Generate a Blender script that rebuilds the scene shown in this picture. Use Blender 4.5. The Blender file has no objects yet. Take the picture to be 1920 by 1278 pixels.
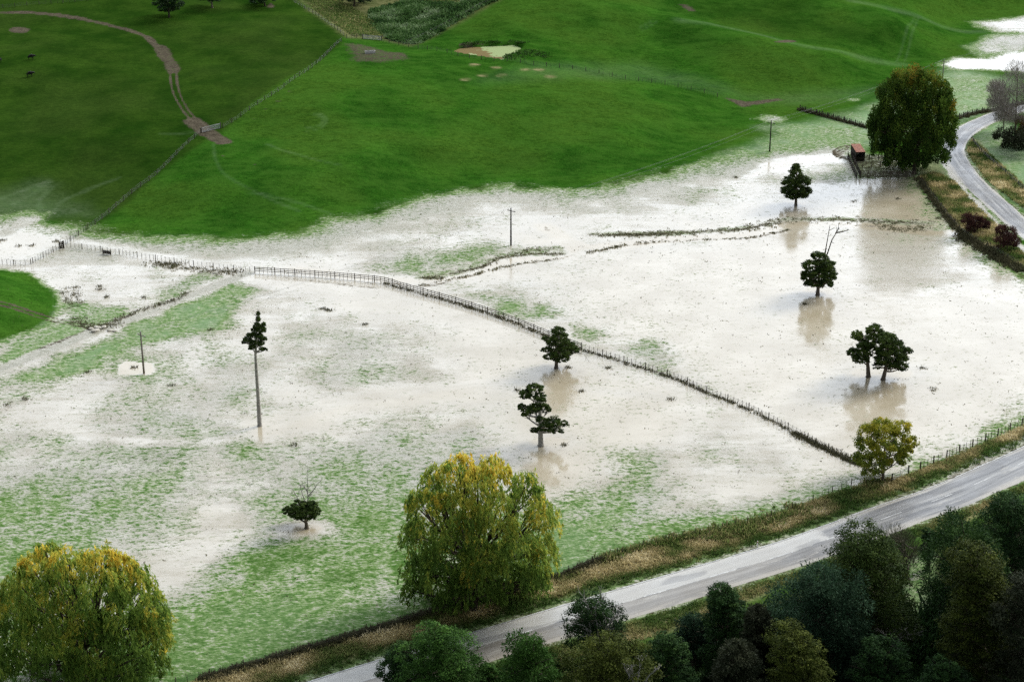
import bpy, math, random
import numpy as np
from mathutils import Vector
R = math.radians
rng = np.random.default_rng(7)
random.seed(7)
scene = bpy.context.scene
COL = scene.collection

# ------------------------------------------------------------------ camera
CAM_H = 120.0
PITCH = R(21.2)
FPX, CX, CY = 3200.0, 960.0, 639.0
cam_d = bpy.data.cameras.new('camera')
cam_d.sensor_width = 36.0
cam_d.lens = 36.0 * FPX / 1920.0
cam_d.clip_start = 1.0
cam_d.clip_end = 12000.0
cam = bpy.data.objects.new('camera', cam_d)
COL.objects.link(cam)
cam.location = (0, 0, CAM_H)
cam.rotation_euler = (R(90) - PITCH, 0, 0)
scene.camera = cam

# ------------------------------------------------------------------ light
SUN_EL, SUN_AZ = R(34), R(54)          # azimuth from +Y towards +X
world = bpy.data.worlds.new('World')
scene.world = world
world.use_nodes = True
wn, wl = world.node_tree.nodes, world.node_tree.links
wn.clear()
w_out = wn.new('ShaderNodeOutputWorld')
w_bg = wn.new('ShaderNodeBackground')
w_bg.inputs['Strength'].default_value = 0.1
sky = wn.new('ShaderNodeTexSky')
sky.sky_type = 'NISHITA'
sky.sun_disc = False
sky.sun_elevation = SUN_EL
sky.sun_rotation = SUN_AZ
sky.dust_density = 2.0
tc = wn.new('ShaderNodeTexCoord')
# overcast: bands of cloud, brighter low down ahead
w_map = wn.new('ShaderNodeMapping')
w_map.inputs['Scale'].default_value = (1.6, 1.6, 6.0)
w_no = wn.new('ShaderNodeTexNoise')
w_no.inputs['Scale'].default_value = 1.7
w_no.inputs['Detail'].default_value = 5
w_no.inputs['Roughness'].default_value = 0.55
wl.new(tc.outputs['Generated'], w_map.inputs['Vector'])
wl.new(w_map.outputs['Vector'], w_no.inputs['Vector'])
w_r = wn.new('ShaderNodeValToRGB')
w_r.color_ramp.elements[0].position = 0.30
w_r.color_ramp.elements[0].color = (0.55, 0.55, 0.55, 1)
w_r.color_ramp.elements[1].position = 0.62
w_r.color_ramp.elements[1].color = (1, 1, 1, 1)
wl.new(w_no.outputs['Fac'], w_r.inputs['Fac'])
w_dot = wn.new('ShaderNodeVectorMath'); w_dot.operation = 'DOT_PRODUCT'
w_dot.inputs[1].default_value = Vector((0.16, 0.95, 0.26)).normalized()
wl.new(tc.outputs['Generated'], w_dot.inputs[0])
w_gl = wn.new('ShaderNodeMapRange')
w_gl.inputs['From Min'].default_value = 0.30
w_gl.inputs['From Max'].default_value = 1.0
w_gl.inputs['To Min'].default_value = 3.7
w_gl.inputs['To Max'].default_value = 33.0
w_gl.interpolation_type = 'SMOOTHSTEP'
wl.new(w_dot.outputs['Value'], w_gl.inputs['Value'])
w_mul = wn.new('ShaderNodeMath'); w_mul.operation = 'MULTIPLY'
wl.new(w_gl.outputs['Result'], w_mul.inputs[0])
wl.new(w_r.outputs['Color'], w_mul.inputs[1])
w_cc = wn.new('ShaderNodeVectorMath'); w_cc.operation = 'SCALE'
w_cc.inputs[0].default_value = (0.91, 0.99, 1.10)
wl.new(w_mul.outputs['Value'], w_cc.inputs['Scale'])
w_mix = wn.new('ShaderNodeMix'); w_mix.data_type = 'RGBA'
w_mix.inputs['Factor'].default_value = 0.86
wl.new(sky.outputs['Color'], w_mix.inputs['A'])
wl.new(w_cc.outputs['Vector'], w_mix.inputs['B'])
wl.new(w_mix.outputs['Result'], w_bg.inputs['Color'])
wl.new(w_bg.outputs['Background'], w_out.inputs['Surface'])

sun_d = bpy.data.lights.new('sun', 'SUN')
sun_d.energy = 2.6
sun_d.angle = R(24)
sun_d.color = (1.0, 0.965, 0.91)
sun = bpy.data.objects.new('sun', sun_d)
COL.objects.link(sun)
sdir = Vector((math.sin(SUN_AZ) * math.cos(SUN_EL), math.cos(SUN_AZ) * math.cos(SUN_EL), math.sin(SUN_EL)))
sun.rotation_euler = sdir.to_track_quat('Z', 'Y').to_euler()
sun.location = (0, 0, 200)

scene.view_settings.view_transform = 'Standard'
scene.view_settings.look = 'None'
scene.view_settings.exposure = 0.40
scene.view_settings.gamma = 1.0
scene.render.engine = 'CYCLES'
scene.cycles.use_denoising = False
scene.cycles.max_bounces = 6
scene.cycles.diffuse_bounces = 3
scene.cycles.glossy_bounces = 2
scene.cycles.transmission_bounces = 3
scene.cycles.transparent_max_bounces = 4

# ------------------------------------------------------------------ numeric helpers
_tab = rng.random((256, 256))
def vnoise(x, y):
    xi = np.floor(x).astype(int); yi = np.floor(y).astype(int)
    fx = x - xi; fy = y - yi
    fx = fx * fx * (3 - 2 * fx); fy = fy * fy * (3 - 2 * fy)
    a = _tab[xi % 256, yi % 256]; b = _tab[(xi + 1) % 256, yi % 256]
    c = _tab[xi % 256, (yi + 1) % 256]; d = _tab[(xi + 1) % 256, (yi + 1) % 256]
    return (a * (1 - fx) + b * fx) * (1 - fy) + (c * (1 - fx) + d * fx) * fy
def fbm(x, y, o=3):
    s = 0; a = 0.5; t = 0
    for i in range(o):
        s = s + a * vnoise(x * 2 ** i + 17.3 * i, y * 2 ** i + 9.1 * i); t += a; a *= 0.5
    return s / t
def sstep(a, b, x):
    t = np.clip((x - a) / (b - a), 0, 1)
    return t * t * (3 - 2 * t)
_c, _s = math.cos(PITCH), math.sin(PITCH)
def ray(px, py):
    u = (np.asarray(px, float) - CX) / FPX; v = (CY - np.asarray(py, float)) / FPX
    return u, _c + v * _s, -_s + v * _c
def at_z(px, py, z):
    dx, dy, dz = ray(px, py)
    t = (z - CAM_H) / np.minimum(dz, -0.02)
    return dx * t, dy * t
def at_y(px, py, y):
    dx, dy, dz = ray(px, py)
    t = y / dy
    return dx * t, CAM_H + dz * t
def project(x, y, z):
    zz = z - CAM_H
    d = y * _c - zz * _s
    return CX + FPX * x / d, CY - FPX * (y * _s + zz * _c) / d
def poly_sd(x, y, P):
    """signed distance, positive inside"""
    P = np.asarray(P, float); n = len(P)
    d2 = np.full(x.shape, 1e18); ins = np.zeros(x.shape, bool)
    for i in range(n):
        ax, ay = P[i]; bx, by = P[(i + 1) % n]
        ex, ey = bx - ax, by - ay
        t = np.clip(((x - ax) * ex + (y - ay) * ey) / (ex * ex + ey * ey + 1e-12), 0, 1)
        d2 = np.minimum(d2, (x - ax - t * ex) ** 2 + (y - ay - t * ey) ** 2)
        if ay != by:
            c = ((ay > y) != (by > y)) & (x < (bx - ax) * (y - ay) / (by - ay) + ax)
            ins ^= c
    d = np.sqrt(d2)
    return np.where(ins, d, -d)
def line_d(x, y, P):
    P = np.asarray(P, float)
    d2 = np.full(x.shape, 1e18)
    for i in range(len(P) - 1):
        ax, ay = P[i]; bx, by = P[i + 1]
        ex, ey = bx - ax, by - ay
        t = np.clip(((x - ax) * ex + (y - ay) * ey) / (ex * ex + ey * ey + 1e-12), 0, 1)
        d2 = np.minimum(d2, (x - ax - t * ex) ** 2 + (y - ay - t * ey) ** 2)
    return np.sqrt(d2)
def smooth_line(P, step):
    """Catmull-Rom through the points, sampled about every step metres"""
    P = np.asarray(P, float)
    Q = np.vstack([2 * P[0] - P[1], P, 2 * P[-1] - P[-2]])
    out = []
    for i in range(1, len(Q) - 2):
        p0, p1, p2, p3 = Q[i - 1:i + 3]
        n = max(2, int(np.linalg.norm(p2 - p1) / step))
        for k in range(n):
            t = k / n
            out.append(0.5 * ((2 * p1) + (-p0 + p2) * t + (2 * p0 - 5 * p1 + 4 * p2 - p3) * t * t + (-p0 + 3 * p1 - 3 * p2 + p3) * t ** 3))
    out.append(P[-1])
    return np.array(out)

# ------------------------------------------------------------------ terrain height
TOE = [(-700, 470), (-300, 428), (0, 405), (60, 400), (110, 415), (190, 438), (300, 446), (420, 446), (500, 440), (560, 434), (640, 412),
       (760, 388), (850, 358), (950, 350), (1060, 356), (1180, 338), (1290, 300), (1380, 250), (1440, 215), (1500, 190),
       (1600, 170), (1690, 160), (1750, 122), (1800, 100), (1840, 74), (1828, 52), (1842, 32), (1925, 14), (2300, -10)]
_tx, _ty = at_z([p[0] for p in TOE], [p[1] for p in TOE], 0.0)
HILL = list(zip(_tx, _ty)) + [(1200, 900), (2500, 5000), (-2500, 5000), (-1200, 800)]
CTRL = []
for x, rows in {
    -300: [(380, 1), (300, 4), (200, 9), (110, 13), (40, 16), (0, 18), (-60, 22)],
    60: [(380, .6), (300, 4), (200, 9), (110, 13.3), (40, 16), (0, 18), (-60, 22)],
    300: [(410, 1), (300, 5), (200, 9.8), (110, 13.5), (40, 16.5), (0, 18.4), (-60, 22)],
    600: [(400, 1.2), (300, 6), (200, 10.5), (110, 14.3), (75, 15), (30, 15.5), (0, 16), (-60, 19)],
    780: [(340, 3), (260, 6.5), (180, 10.5), (110, 13.4), (90, 13), (40, 14), (0, 16), (-60, 20)],
    900: [(330, .8), (280, 3.6), (200, 8.5), (130, 12.2), (97, 12), (60, 14.2), (0, 18.4), (-60, 23)],
    1150: [(320, .8), (250, 4), (180, 7.2), (145, 8), (120, 8.3), (60, 13), (0, 18), (-60, 23)],
    1300: [(270, 1), (190, 3.5), (150, 4.2), (100, 6.8), (0, 15.5), (-60, 22)],
    1480: [(170, .8), (130, 3.2), (20, 12), (0, 14), (-60, 19)],
    1600: [(140, 1.2), (40, 8.3), (-60, 17)],
    1720: [(100, 1.2), (60, 3.8), (-60, 13)],
    1820: [(60, .6), (30, 2.2), (0, 5), (-60, 10)],
    2100: [(-5, 2), (-60, 8)]}.items():
    for py, z in rows:
        X, Y = at_z(x, py, z)
        CTRL.append((float(X), float(Y), z))
for px, py, z in ((1220, 22, 16.2), (1290, 38, 15.3), (1390, 58, 13.2), (1480, 78, 10.8), (1580, 98, 7.2), (1680, 120, 2.2), (1590, 1, 15), (1660, 16, 13), (1720, 30, 10), (1790, 48, 5.6), (1840, 60, 2.4)):
    X, Y = at_z(px, py, z)
    CTRL += [(float(X), float(Y), z), (float(X) * 1.02, float(Y) + 15, z - 2.4 * min(1, z / 8)), (float(X) * .99, float(Y) - 14, z * .68)]
for X in (-900, -500, 0, 500, 900):
    CTRL += [(X, 900, 34), (X, 1400, 60), (X, 3000, 90)]
    CTRL.append((X, 250, 0)); CTRL.append((X, 50, 0))
CTRL = np.array(CTRL)
def _kern(d): return np.sqrt(d * d + 14.0 ** 2)
_D = np.hypot(CTRL[:, None, 0] - CTRL[None, :, 0], CTRL[:, None, 1] - CTRL[None, :, 1])
_A = np.zeros((len(CTRL) + 1,) * 2)
_A[:-1, :-1] = -_kern(_D) + np.eye(len(CTRL)) * 2.0
_A[:-1, -1] = _A[-1, :-1] = 1
_W = np.linalg.solve(_A, np.append(CTRL[:, 2], 0))
MOUND_PX = [(-400, 520), (0, 496), (60, 503), (105, 535), (118, 575), (95, 600), (40, 625), (0, 642), (-400, 720)]
MOUND = list(zip(*at_z([p[0] for p in MOUND_PX], [p[1] for p in MOUND_PX], 1.0)))
POND_PX = [(847, 97), (860, 91), (890, 88), (930, 86.5), (965, 84.5), (981, 91), (966, 100), (950, 105), (946, 113), (918, 108.5), (880, 103)]
POND_Z = 12.0
POND = list(zip(*at_z([p[0] for p in POND_PX], [p[1] for p in POND_PX], POND_Z)))
def height(x, y):
    x = np.asarray(x, float); y = np.asarray(y, float)
    sh = x.shape; x = x.ravel(); y = y.ravel()
    out = np.zeros(x.shape)
    far = y > 330
    for s in range(0, len(x), 60000):
        i = np.arange(s, min(s + 60000, len(x))); i = i[far[i]]
        if not len(i): continue
        xx, yy = x[i], y[i]
        k = -_kern(np.hypot(xx[:, None] - CTRL[None, :, 0], yy[:, None] - CTRL[None, :, 1]))
        z = np.maximum(k @ _W[:-1] + _W[-1], 0)
        m = sstep(0, 26, poly_sd(xx, yy, HILL))
        rel = (fbm(xx / 34, yy / 34, 3) - .5) * 3.8 + (fbm(xx / 9, yy / 9, 2) - .5) * .35
        z = (z + rel) * m
        near = (np.abs(xx + 9) < 60) & (np.abs(yy - 528) < 70)
        if near.any():
            sd = poly_sd(xx[near], yy[near], POND)
            b = sstep(-9, 0, sd)
            zn = z[near] * (1 - b) + (POND_Z + 0.25) * b
            back = sstep(-6, -1, sd) * (1 - sstep(-1, .8, sd)) * sstep(525, 533, yy[near])
            z[near] = np.where(sd > 0, POND_Z + .25 - np.clip(sd, 0, 1) * .9, zn + back * .9)
        out[i] = z
    nm = (x < -60) & (x > -220) & (y > 270) & (y < 380)
    if nm.any():
        out[nm] += 2.6 * sstep(-1, 14, poly_sd(x[nm], y[nm], MOUND))
    return out.reshape(sh)
def U(px, py):
    """pixel of the photograph -> point on the ground"""
    px = np.atleast_1d(np.asarray(px, float)); py = np.atleast_1d(np.asarray(py, float))
    z = np.zeros(px.shape)
    dx, dy, dz = ray(px, py)
    dz = np.minimum(dz, -0.02)
    t = (0 - CAM_H) / dz
    lo = (32 - CAM_H) / dz * 0.8; hi = t.copy()
    for _ in range(22):
        mid = (lo + hi) / 2
        below = CAM_H + dz * mid < height(dx * mid, dy * mid)
        hi = np.where(below, mid, hi); lo = np.where(below, lo, mid)
    x, y = dx * hi, dy * hi
    return np.stack([x, y, height(x, y)], 1)
def U1(px, py): return Vector(U(px, py)[0])
def UL(pts): return U([p[0] for p in pts], [p[1] for p in pts])
def scale_at(p):
    return FPX / (p[1] * _c - (p[2] - CAM_H) * _s)          # photo pixels per metre

# ------------------------------------------------------------------ materials
def mat_new(name):
    m = bpy.data.materials.new(name); m.use_nodes = True
    m.node_tree.nodes.clear()
    return m
class NT:
    def __init__(s, m): s.n = m.node_tree.nodes; s.l = m.node_tree.links
    def node(s, t, **k):
        nd = s.n.new(t)
        for a, v in k.items(): setattr(nd, a, v)
        return nd
    def link(s, a, b): s.l.new(a, b)
    def setin(s, sock, v):
        if hasattr(v, 'is_output'): s.l.new(v, sock)
        else: sock.default_value = v
    def math(s, op, a, b=None, c=None, clamp=False):
        nd = s.node('ShaderNodeMath', operation=op, use_clamp=clamp)
        for i, v in enumerate((a, b, c)):
            if v is not None: s.setin(nd.inputs[i], v)
        return nd.outputs[0]
    def mix(s, f, a, b):
        nd = s.node('ShaderNodeMix', data_type='RGBA')
        for k, v in (('Factor', f), ('A', a), ('B', b)):
            if isinstance(v, tuple) and len(v) == 3: v = v + (1,)
            s.setin(nd.inputs[k], v)
        return nd.outputs['Result']
    def fmix(s, f, a, b):
        nd = s.node('ShaderNodeMix', data_type='FLOAT')
        for k, v in (('Factor', f), ('A', a), ('B', b)): s.setin(nd.inputs[k], v)
        return nd.outputs['Result']
    def rng(s, v, a, b, c=0., d=1., smooth=True):
        nd = s.node('ShaderNodeMapRange', interpolation_type='SMOOTHSTEP' if smooth else 'LINEAR')
        s.setin(nd.inputs['Value'], v)
        for k, q in (('From Min', a), ('From Max', b), ('To Min', c), ('To Max', d)): s.setin(nd.inputs[k], q)
        return nd.outputs['Result']
    def noise(s, vec, scale, detail=3, rough=.55, dist=0.):
        nd = s.node('ShaderNodeTexNoise')
        if vec is not None: s.l.new(vec, nd.inputs['Vector'])
        nd.inputs['Scale'].default_value = scale; nd.inputs['Detail'].default_value = detail
        nd.inputs['Roughness'].default_value = rough; nd.inputs['Distortion'].default_value = dist
        return nd.outputs['Fac']
    def attr(s, name): return s.node('ShaderNodeAttribute', attribute_name=name)
    def pos(s): return s.node('ShaderNodeNewGeometry').outputs['Position']
    def mapping(s, vec, scale=(1, 1, 1), rot=(0, 0, 0)):
        nd = s.node('ShaderNodeMapping'); s.l.new(vec, nd.inputs['Vector'])
        nd.inputs['Scale'].default_value = scale; nd.inputs['Rotation'].default_value = rot
        return nd.outputs['Vector']
    def bsdf(s, **k):
        b = s.node('ShaderNodeBsdfPrincipled'); o = s.node('ShaderNodeOutputMaterial')
        for a, v in k.items():
            a = a.replace('_', ' ')
            if isinstance(v, tuple) and len(v) == 3: v = v + (1,)
            s.setin(b.inputs[a], v)
        s.l.new(b.outputs[0], o.inputs['Surface'])
        return b, o
    def bump(s, h, dist, strength=1.):
        nd = s.node('ShaderNodeBump'); s.l.new(h, nd.inputs['Height'])
        s.setin(nd.inputs['Distance'], dist); s.setin(nd.inputs['Strength'], strength)
        return nd.outputs['Normal']

def ground_material():
    m = mat_new('ground_cover'); t = NT(m)
    P = t.pos()
    Pf = t.mapping(P, (.55, 1, 1), (0, 0, R(-24)))
    A = t.node('ShaderNodeSeparateColor'); t.link(t.attr('cover_a').outputs['Color'], A.inputs[0])
    B = t.node('ShaderNodeSeparateColor'); t.link(t.attr('cover_b').outputs['Color'], B.inputs[0])
    silt, water, dirt = A.outputs[0], A.outputs[1], A.outputs[2]
    pale, dry, dark = B.outputs[0], B.outputs[1], B.outputs[2]
    n1 = t.noise(Pf, 1.15, 4, .65)
    n3 = t.noise(Pf, 3.1, 3, .65)
    nb = t.noise(P, .10, 4, .55)
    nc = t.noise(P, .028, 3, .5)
    nf = t.noise(P, 4.5, 2, .6)
    nt = t.math('MULTIPLY_ADD', n3, .5, t.math('MULTIPLY', n1, .5))
    nm = t.noise(Pf, .30, 4, .6)
    nq = t.noise(Pf, .60, 5, .72)
    ns = t.noise(t.mapping(P, (.055, .36, 1), (0, 0, R(-12))), 1., 4, .6, .4)
    # grass
    g = t.mix(t.rng(nb, .3, .7), (.016, .072, .006), (.038, .136, .011))
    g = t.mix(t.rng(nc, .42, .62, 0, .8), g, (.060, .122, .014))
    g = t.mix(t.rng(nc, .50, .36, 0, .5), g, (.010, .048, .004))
    g = t.mix(t.rng(nt, .36, .62, 0, .75), g, (.006, .030, .002))
    g = t.mix(t.rng(nm, .40, .64, 0, .45), g, (.046, .120, .014))
    g = t.mix(t.rng(nf, .48, .70, 0, .5), g, (.066, .165, .020))
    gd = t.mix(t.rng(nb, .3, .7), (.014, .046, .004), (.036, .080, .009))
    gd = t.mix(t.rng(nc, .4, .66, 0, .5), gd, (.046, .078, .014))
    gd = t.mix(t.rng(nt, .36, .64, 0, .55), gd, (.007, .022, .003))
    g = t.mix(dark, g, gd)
    gp = t.mix(t.rng(nt, .36, .64), (.46, .50, .38), (.13, .23, .085))
    gp = t.mix(t.rng(nb, .35, .65), gp, (.23, .34, .18))
    g = t.mix(pale, g, gp)
    gy = t.mix(t.rng(nt, .4, .6), (.40, .32, .18), (.15, .125, .06))
    g = t.mix(t.math('MULTIPLY', dry, t.rng(nb, .25, .6, .45, 1.)), g, gy)
    # silt
    s = t.mix(t.rng(nb, .3, .7), (.37, .345, .285), (.515, .488, .425))
    s = t.mix(t.rng(silt, .9, .35, 0, .75), s, (.35, .35, .255))
    s = t.mix(t.rng(nm, .45, .64, 0, .6), s, (.33, .305, .25))
    s = t.mix(t.rng(nq, .56, .66, 0, .58), s, (.155, .15, .105))
    s = t.mix(t.rng(nc, .40, .60, 0, .6), s, (.35, .335, .285))
    s = t.mix(t.rng(ns, .46, .62, 0, .6), s, (.345, .325, .262))
    s = t.mix(t.rng(nt, .47, .62, 0, .34), s, (.30, .275, .20))
    s = t.mix(t.rng(n3, .58, .70, 0, .35), s, (.125, .12, .075))
    wt = t.mix(t.rng(nb, .3, .7), (.36, .30, .195), (.45, .39, .28))
    s = t.mix(t.math('MULTIPLY', dark, .85), s, t.mix(t.rng(nt, .42, .6), (.36, .345, .275), (.22, .215, .15)))
    s = t.mix(t.math('MULTIPLY', water, .92), s, wt)
    th = t.rng(silt, 0, 1, .365, .64, False)
    cov = t.rng(t.math('SUBTRACT', th, nt), -.08, .08)
    cov = t.math('MULTIPLY', cov, t.rng(silt, 0, .06))
    g = t.mix(t.rng(silt, .0, .32, 0, .85), g, t.mix(t.rng(nt, .42, .60), (.235, .32, .125), (.062, .14, .028)))
    col = t.mix(cov, g, s)
    # bare earth
    e = t.mix(t.rng(nt, .38, .62), (.115, .098, .068), (.038, .032, .022))
    e = t.mix(t.rng(nf, .5, .7, 0, .45), e, (.24, .195, .135))
    dm = t.rng(t.math('ADD', dirt, t.math('MULTIPLY', t.math('SUBTRACT', nt, .5), 2.2)), .35, .72)
    col = t.mix(dm, col, e)
    wetsilt = t.math('MULTIPLY', cov, t.math('SUBTRACT', 1., dm, clamp=True))
    wet = t.math('MULTIPLY', wetsilt, t.rng(t.math('ADD', water, t.math('ADD', t.math('MULTIPLY', t.math('SUBTRACT', nb, .5), .5), t.math('MULTIPLY', t.math('SUBTRACT', ns, .5), -.7))), .05, .7))
    rough = t.fmix(wetsilt, .95, t.fmix(wet, .42, t.rng(nm, .3, .7, .07, .20)))
    spec = t.fmix(wetsilt, 0., t.fmix(wet, .14, .5))
    hgt = t.math('MULTIPLY_ADD', n1, .6, t.math('MULTIPLY', nf, .4))
    bst = t.fmix(wet, .75, .012)
    t.bsdf(Base_Color=col, Roughness=rough, Specular_IOR_Level=spec, IOR=1.42, Normal=t.bump(hgt, .22, bst))
    return m
M_GROUND = ground_material()

def leaf_mat(name, ramp, trans=.25, spread=.35):
    m = mat_new(name); t = NT(m)
    tint = t.attr('tint').outputs['Fac']
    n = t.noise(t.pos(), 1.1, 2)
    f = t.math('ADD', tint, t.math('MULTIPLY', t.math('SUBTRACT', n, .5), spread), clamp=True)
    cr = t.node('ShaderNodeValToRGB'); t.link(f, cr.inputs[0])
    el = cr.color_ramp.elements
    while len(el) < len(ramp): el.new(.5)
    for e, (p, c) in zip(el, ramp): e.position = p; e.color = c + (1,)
    b = t.node('ShaderNodeBsdfPrincipled'); t.link(cr.outputs[0], b.inputs['Base Color'])
    b.inputs['Roughness'].default_value = .75; b.inputs['Specular IOR Level'].default_value = .07
    tr = t.node('ShaderNodeBsdfTranslucent'); t.link(cr.outputs[0], tr.inputs['Color'])
    mx = t.node('ShaderNodeMixShader'); mx.inputs[0].default_value = trans
    t.link(b.outputs[0], mx.inputs[1]); t.link(tr.outputs[0], mx.inputs[2])
    o = t.node('ShaderNodeOutputMaterial'); t.link(mx.outputs[0], o.inputs[0])
    return m
def plain_mat(name, c1, c2, scale=2., rough=.8, spec=.3, bump=.02):
    m = mat_new(name); t = NT(m)
    tcn = t.node('ShaderNodeTexCoord').outputs['Object']
    n = t.noise(tcn, scale, 4, .6)
    t.bsdf(Base_Color=t.mix(t.rng(n, .35, .65), c1, c2), Roughness=rough, Specular_IOR_Level=spec, Normal=t.bump(n, bump))
    return m
M_BARK = plain_mat('bark', (.085, .068, .05), (.17, .145, .115), 3., .9, .1)
M_DARKBARK = plain_mat('dark_bark', (.035, .028, .02), (.075, .06, .045), 3., .9, .1)
M_PALEBARK = plain_mat('pale_bark', (.24, .225, .20), (.40, .38, .34), 3., .9, .1)
M_GREYWOOD = plain_mat('grey_wood', (.055, .047, .036), (.12, .105, .085), 4., .9, .1)
M_DARKWOOD = plain_mat('dark_wood', (.022, .018, .014), (.055, .047, .038), 4., .9, .1)
M_WIRE = plain_mat('fence_wire', (.12, .115, .105), (.2, .19, .18), 4., .5, .4)
M_LINE = plain_mat('line_metal', (.16, .17, .16), (.22, .23, .22), 4., .6, .2)
M_CABLE = plain_mat('cable_metal', (.36, .37, .36), (.46, .47, .46), 4., .45, .4)
M_POLE = plain_mat('pole_wood', (.15, .13, .11), (.25, .22, .19), 4., .85, .2)
M_DARKPOLE = plain_mat('dark_pole_wood', (.02, .018, .016), (.05, .045, .04), 4., .85, .2)
M_CONC = plain_mat('concrete', (.42, .40, .36), (.58, .56, .52), 6., .8, .2)
M_WHITE = plain_mat('white_paint', (.72, .72, .70), (.82, .82, .80), 6., .6, .3)
M_RED = plain_mat('red_plastic', (.4, .05, .03), (.5, .07, .04), 6., .6, .3)
M_RUST = plain_mat('rusty_iron', (.24, .085, .045), (.36, .15, .085), 1.5, .75, .25)
M_COW = plain_mat('black_hide', (.006, .005, .005), (.014, .012, .011), 4., .7, .2)
M_STONE = plain_mat('pale_stone', (.36, .33, .27), (.52, .49, .42), 2., .85, .2)

GREEN_LO = [(.0, (.012, .025, .006)), (.45, (.040, .068, .013)), (.8, (.080, .120, .024)), (1., (.12, .16, .035))]
M_TOTARA = leaf_mat('totara_leaf', GREEN_LO, .12)
M_PINE = leaf_mat('dark_leaf', [(.0, (.008, .020, .007)), (.5, (.026, .061, .016)), (1., (.060, .118, .026))], .12)
M_BRIGHT = leaf_mat('green_leaf', [(.0, (.012, .030, .006)), (.5, (.042, .101, .018)), (1., (.092, .194, .033))], .18)
M_OLIVE = leaf_mat('olive_leaf', [(.0, (.013, .022, .004)), (.5, (.065, .084, .014)), (1., (.142, .161, .030))], .15)
M_BLUE = leaf_mat('bluish_leaf', [(.0, (.010, .024, .013)), (.5, (.034, .072, .036)), (1., (.080, .140, .075))], .2)
M_BROWN = leaf_mat('brownish_leaf', [(.0, (.012, .017, .007)), (.5, (.041, .048, .026)), (1., (.084, .091, .048))], .15)
M_MAROON = leaf_mat('maroon_leaf', [(.0, (.025, .012, .010)), (.5, (.075, .032, .026)), (1., (.14, .07, .05))], .15)
M_RUSTLEAF = leaf_mat('rusty_leaf', [(.0, (.03, .018, .005)), (.5, (.10, .06, .015)), (1., (.17, .11, .03))], .15)
M_GREYTWIG = leaf_mat('grey_twig', [(.0, (.114, .095, .082)), (.5, (.266, .237, .213)), (1., (.475, .437, .399))], .05)
M_WILLOW = leaf_mat('willow_leaf', [(.0, (.072, .132, .024)), (.42, (.198, .294, .050)), (.66, (.396, .408, .066)), (.88, (.672, .552, .084)), (1., (.768, .552, .072))], .5, .2)
M_POPLAR = leaf_mat('poplar_leaf', [(.0, (.018, .042, .008)), (.4, (.052, .105, .016)), (.75, (.12, .185, .026)), (.9, (.16, .19, .026)), (1., (.22, .17, .024))], .35, .2)
M_YELLOW = leaf_mat('yellow_leaf', [(.0, (.068, .108, .016)), (.4, (.169, .209, .027)), (.8, (.365, .338, .034)), (1., (.540, .446, .041))], .4, .3)
M_DRYGRASS = leaf_mat('verge_grass', [(.0, (.054, .108, .022)), (.3, (.144, .181, .051)), (.55, (.313, .271, .120)), (.8, (.530, .439, .229)), (1., (.688, .602, .378))], .5, .2)
M_REED = leaf_mat('reed', [(.0, (.056, .053, .027)), (.5, (.138, .131, .069)), (1., (.263, .250, .138))], .15)
M_BRAMBLE = leaf_mat('bramble_leaf', [(.0, (.022, .054, .016)), (.4, (.067, .144, .035)), (.75, (.136, .224, .080)), (1., (.288, .368, .208))], .2)

# ------------------------------------------------------------------ mesh helpers
def new_obj(name, me, mat=None, parent=None):
    o = bpy.data.objects.new(name, me)
    if mat is not None and me is not None and not me.materials: me.materials.append(mat)
    COL.objects.link(o)
    if parent is not None: o.parent = parent
    return o
def np_mesh(name, V, F, tint=None, smooth=False):
    """V Nx3, F list of index arrays (Mx4 / Mx3)"""
    me = bpy.data.meshes.new(name)
    V = np.asarray(V, np.float32)
    F = [np.asarray(f, np.int32) for f in F if len(f)]
    me.vertices.add(len(V)); me.vertices.foreach_set('co', V.ravel())
    loops = np.concatenate([f.ravel() for f in F])
    sizes = np.concatenate([np.full(len(f), f.shape[1]) for f in F])
    starts = np.concatenate([[0], np.cumsum(sizes)[:-1]]).astype(np.int32)
    me.loops.add(len(loops)); me.loops.foreach_set('vertex_index', loops)
    me.polygons.add(len(sizes)); me.polygons.foreach_set('loop_start', starts)
    me.update(calc_edges=True)
    me.polygons.foreach_set('use_smooth', np.full(len(sizes), smooth))
    if tint is not None:
        a = me.attributes.new('tint', 'FLOAT', 'FACE'); a.data.foreach_set('value', np.asarray(tint, np.float32))
    return me
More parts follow.
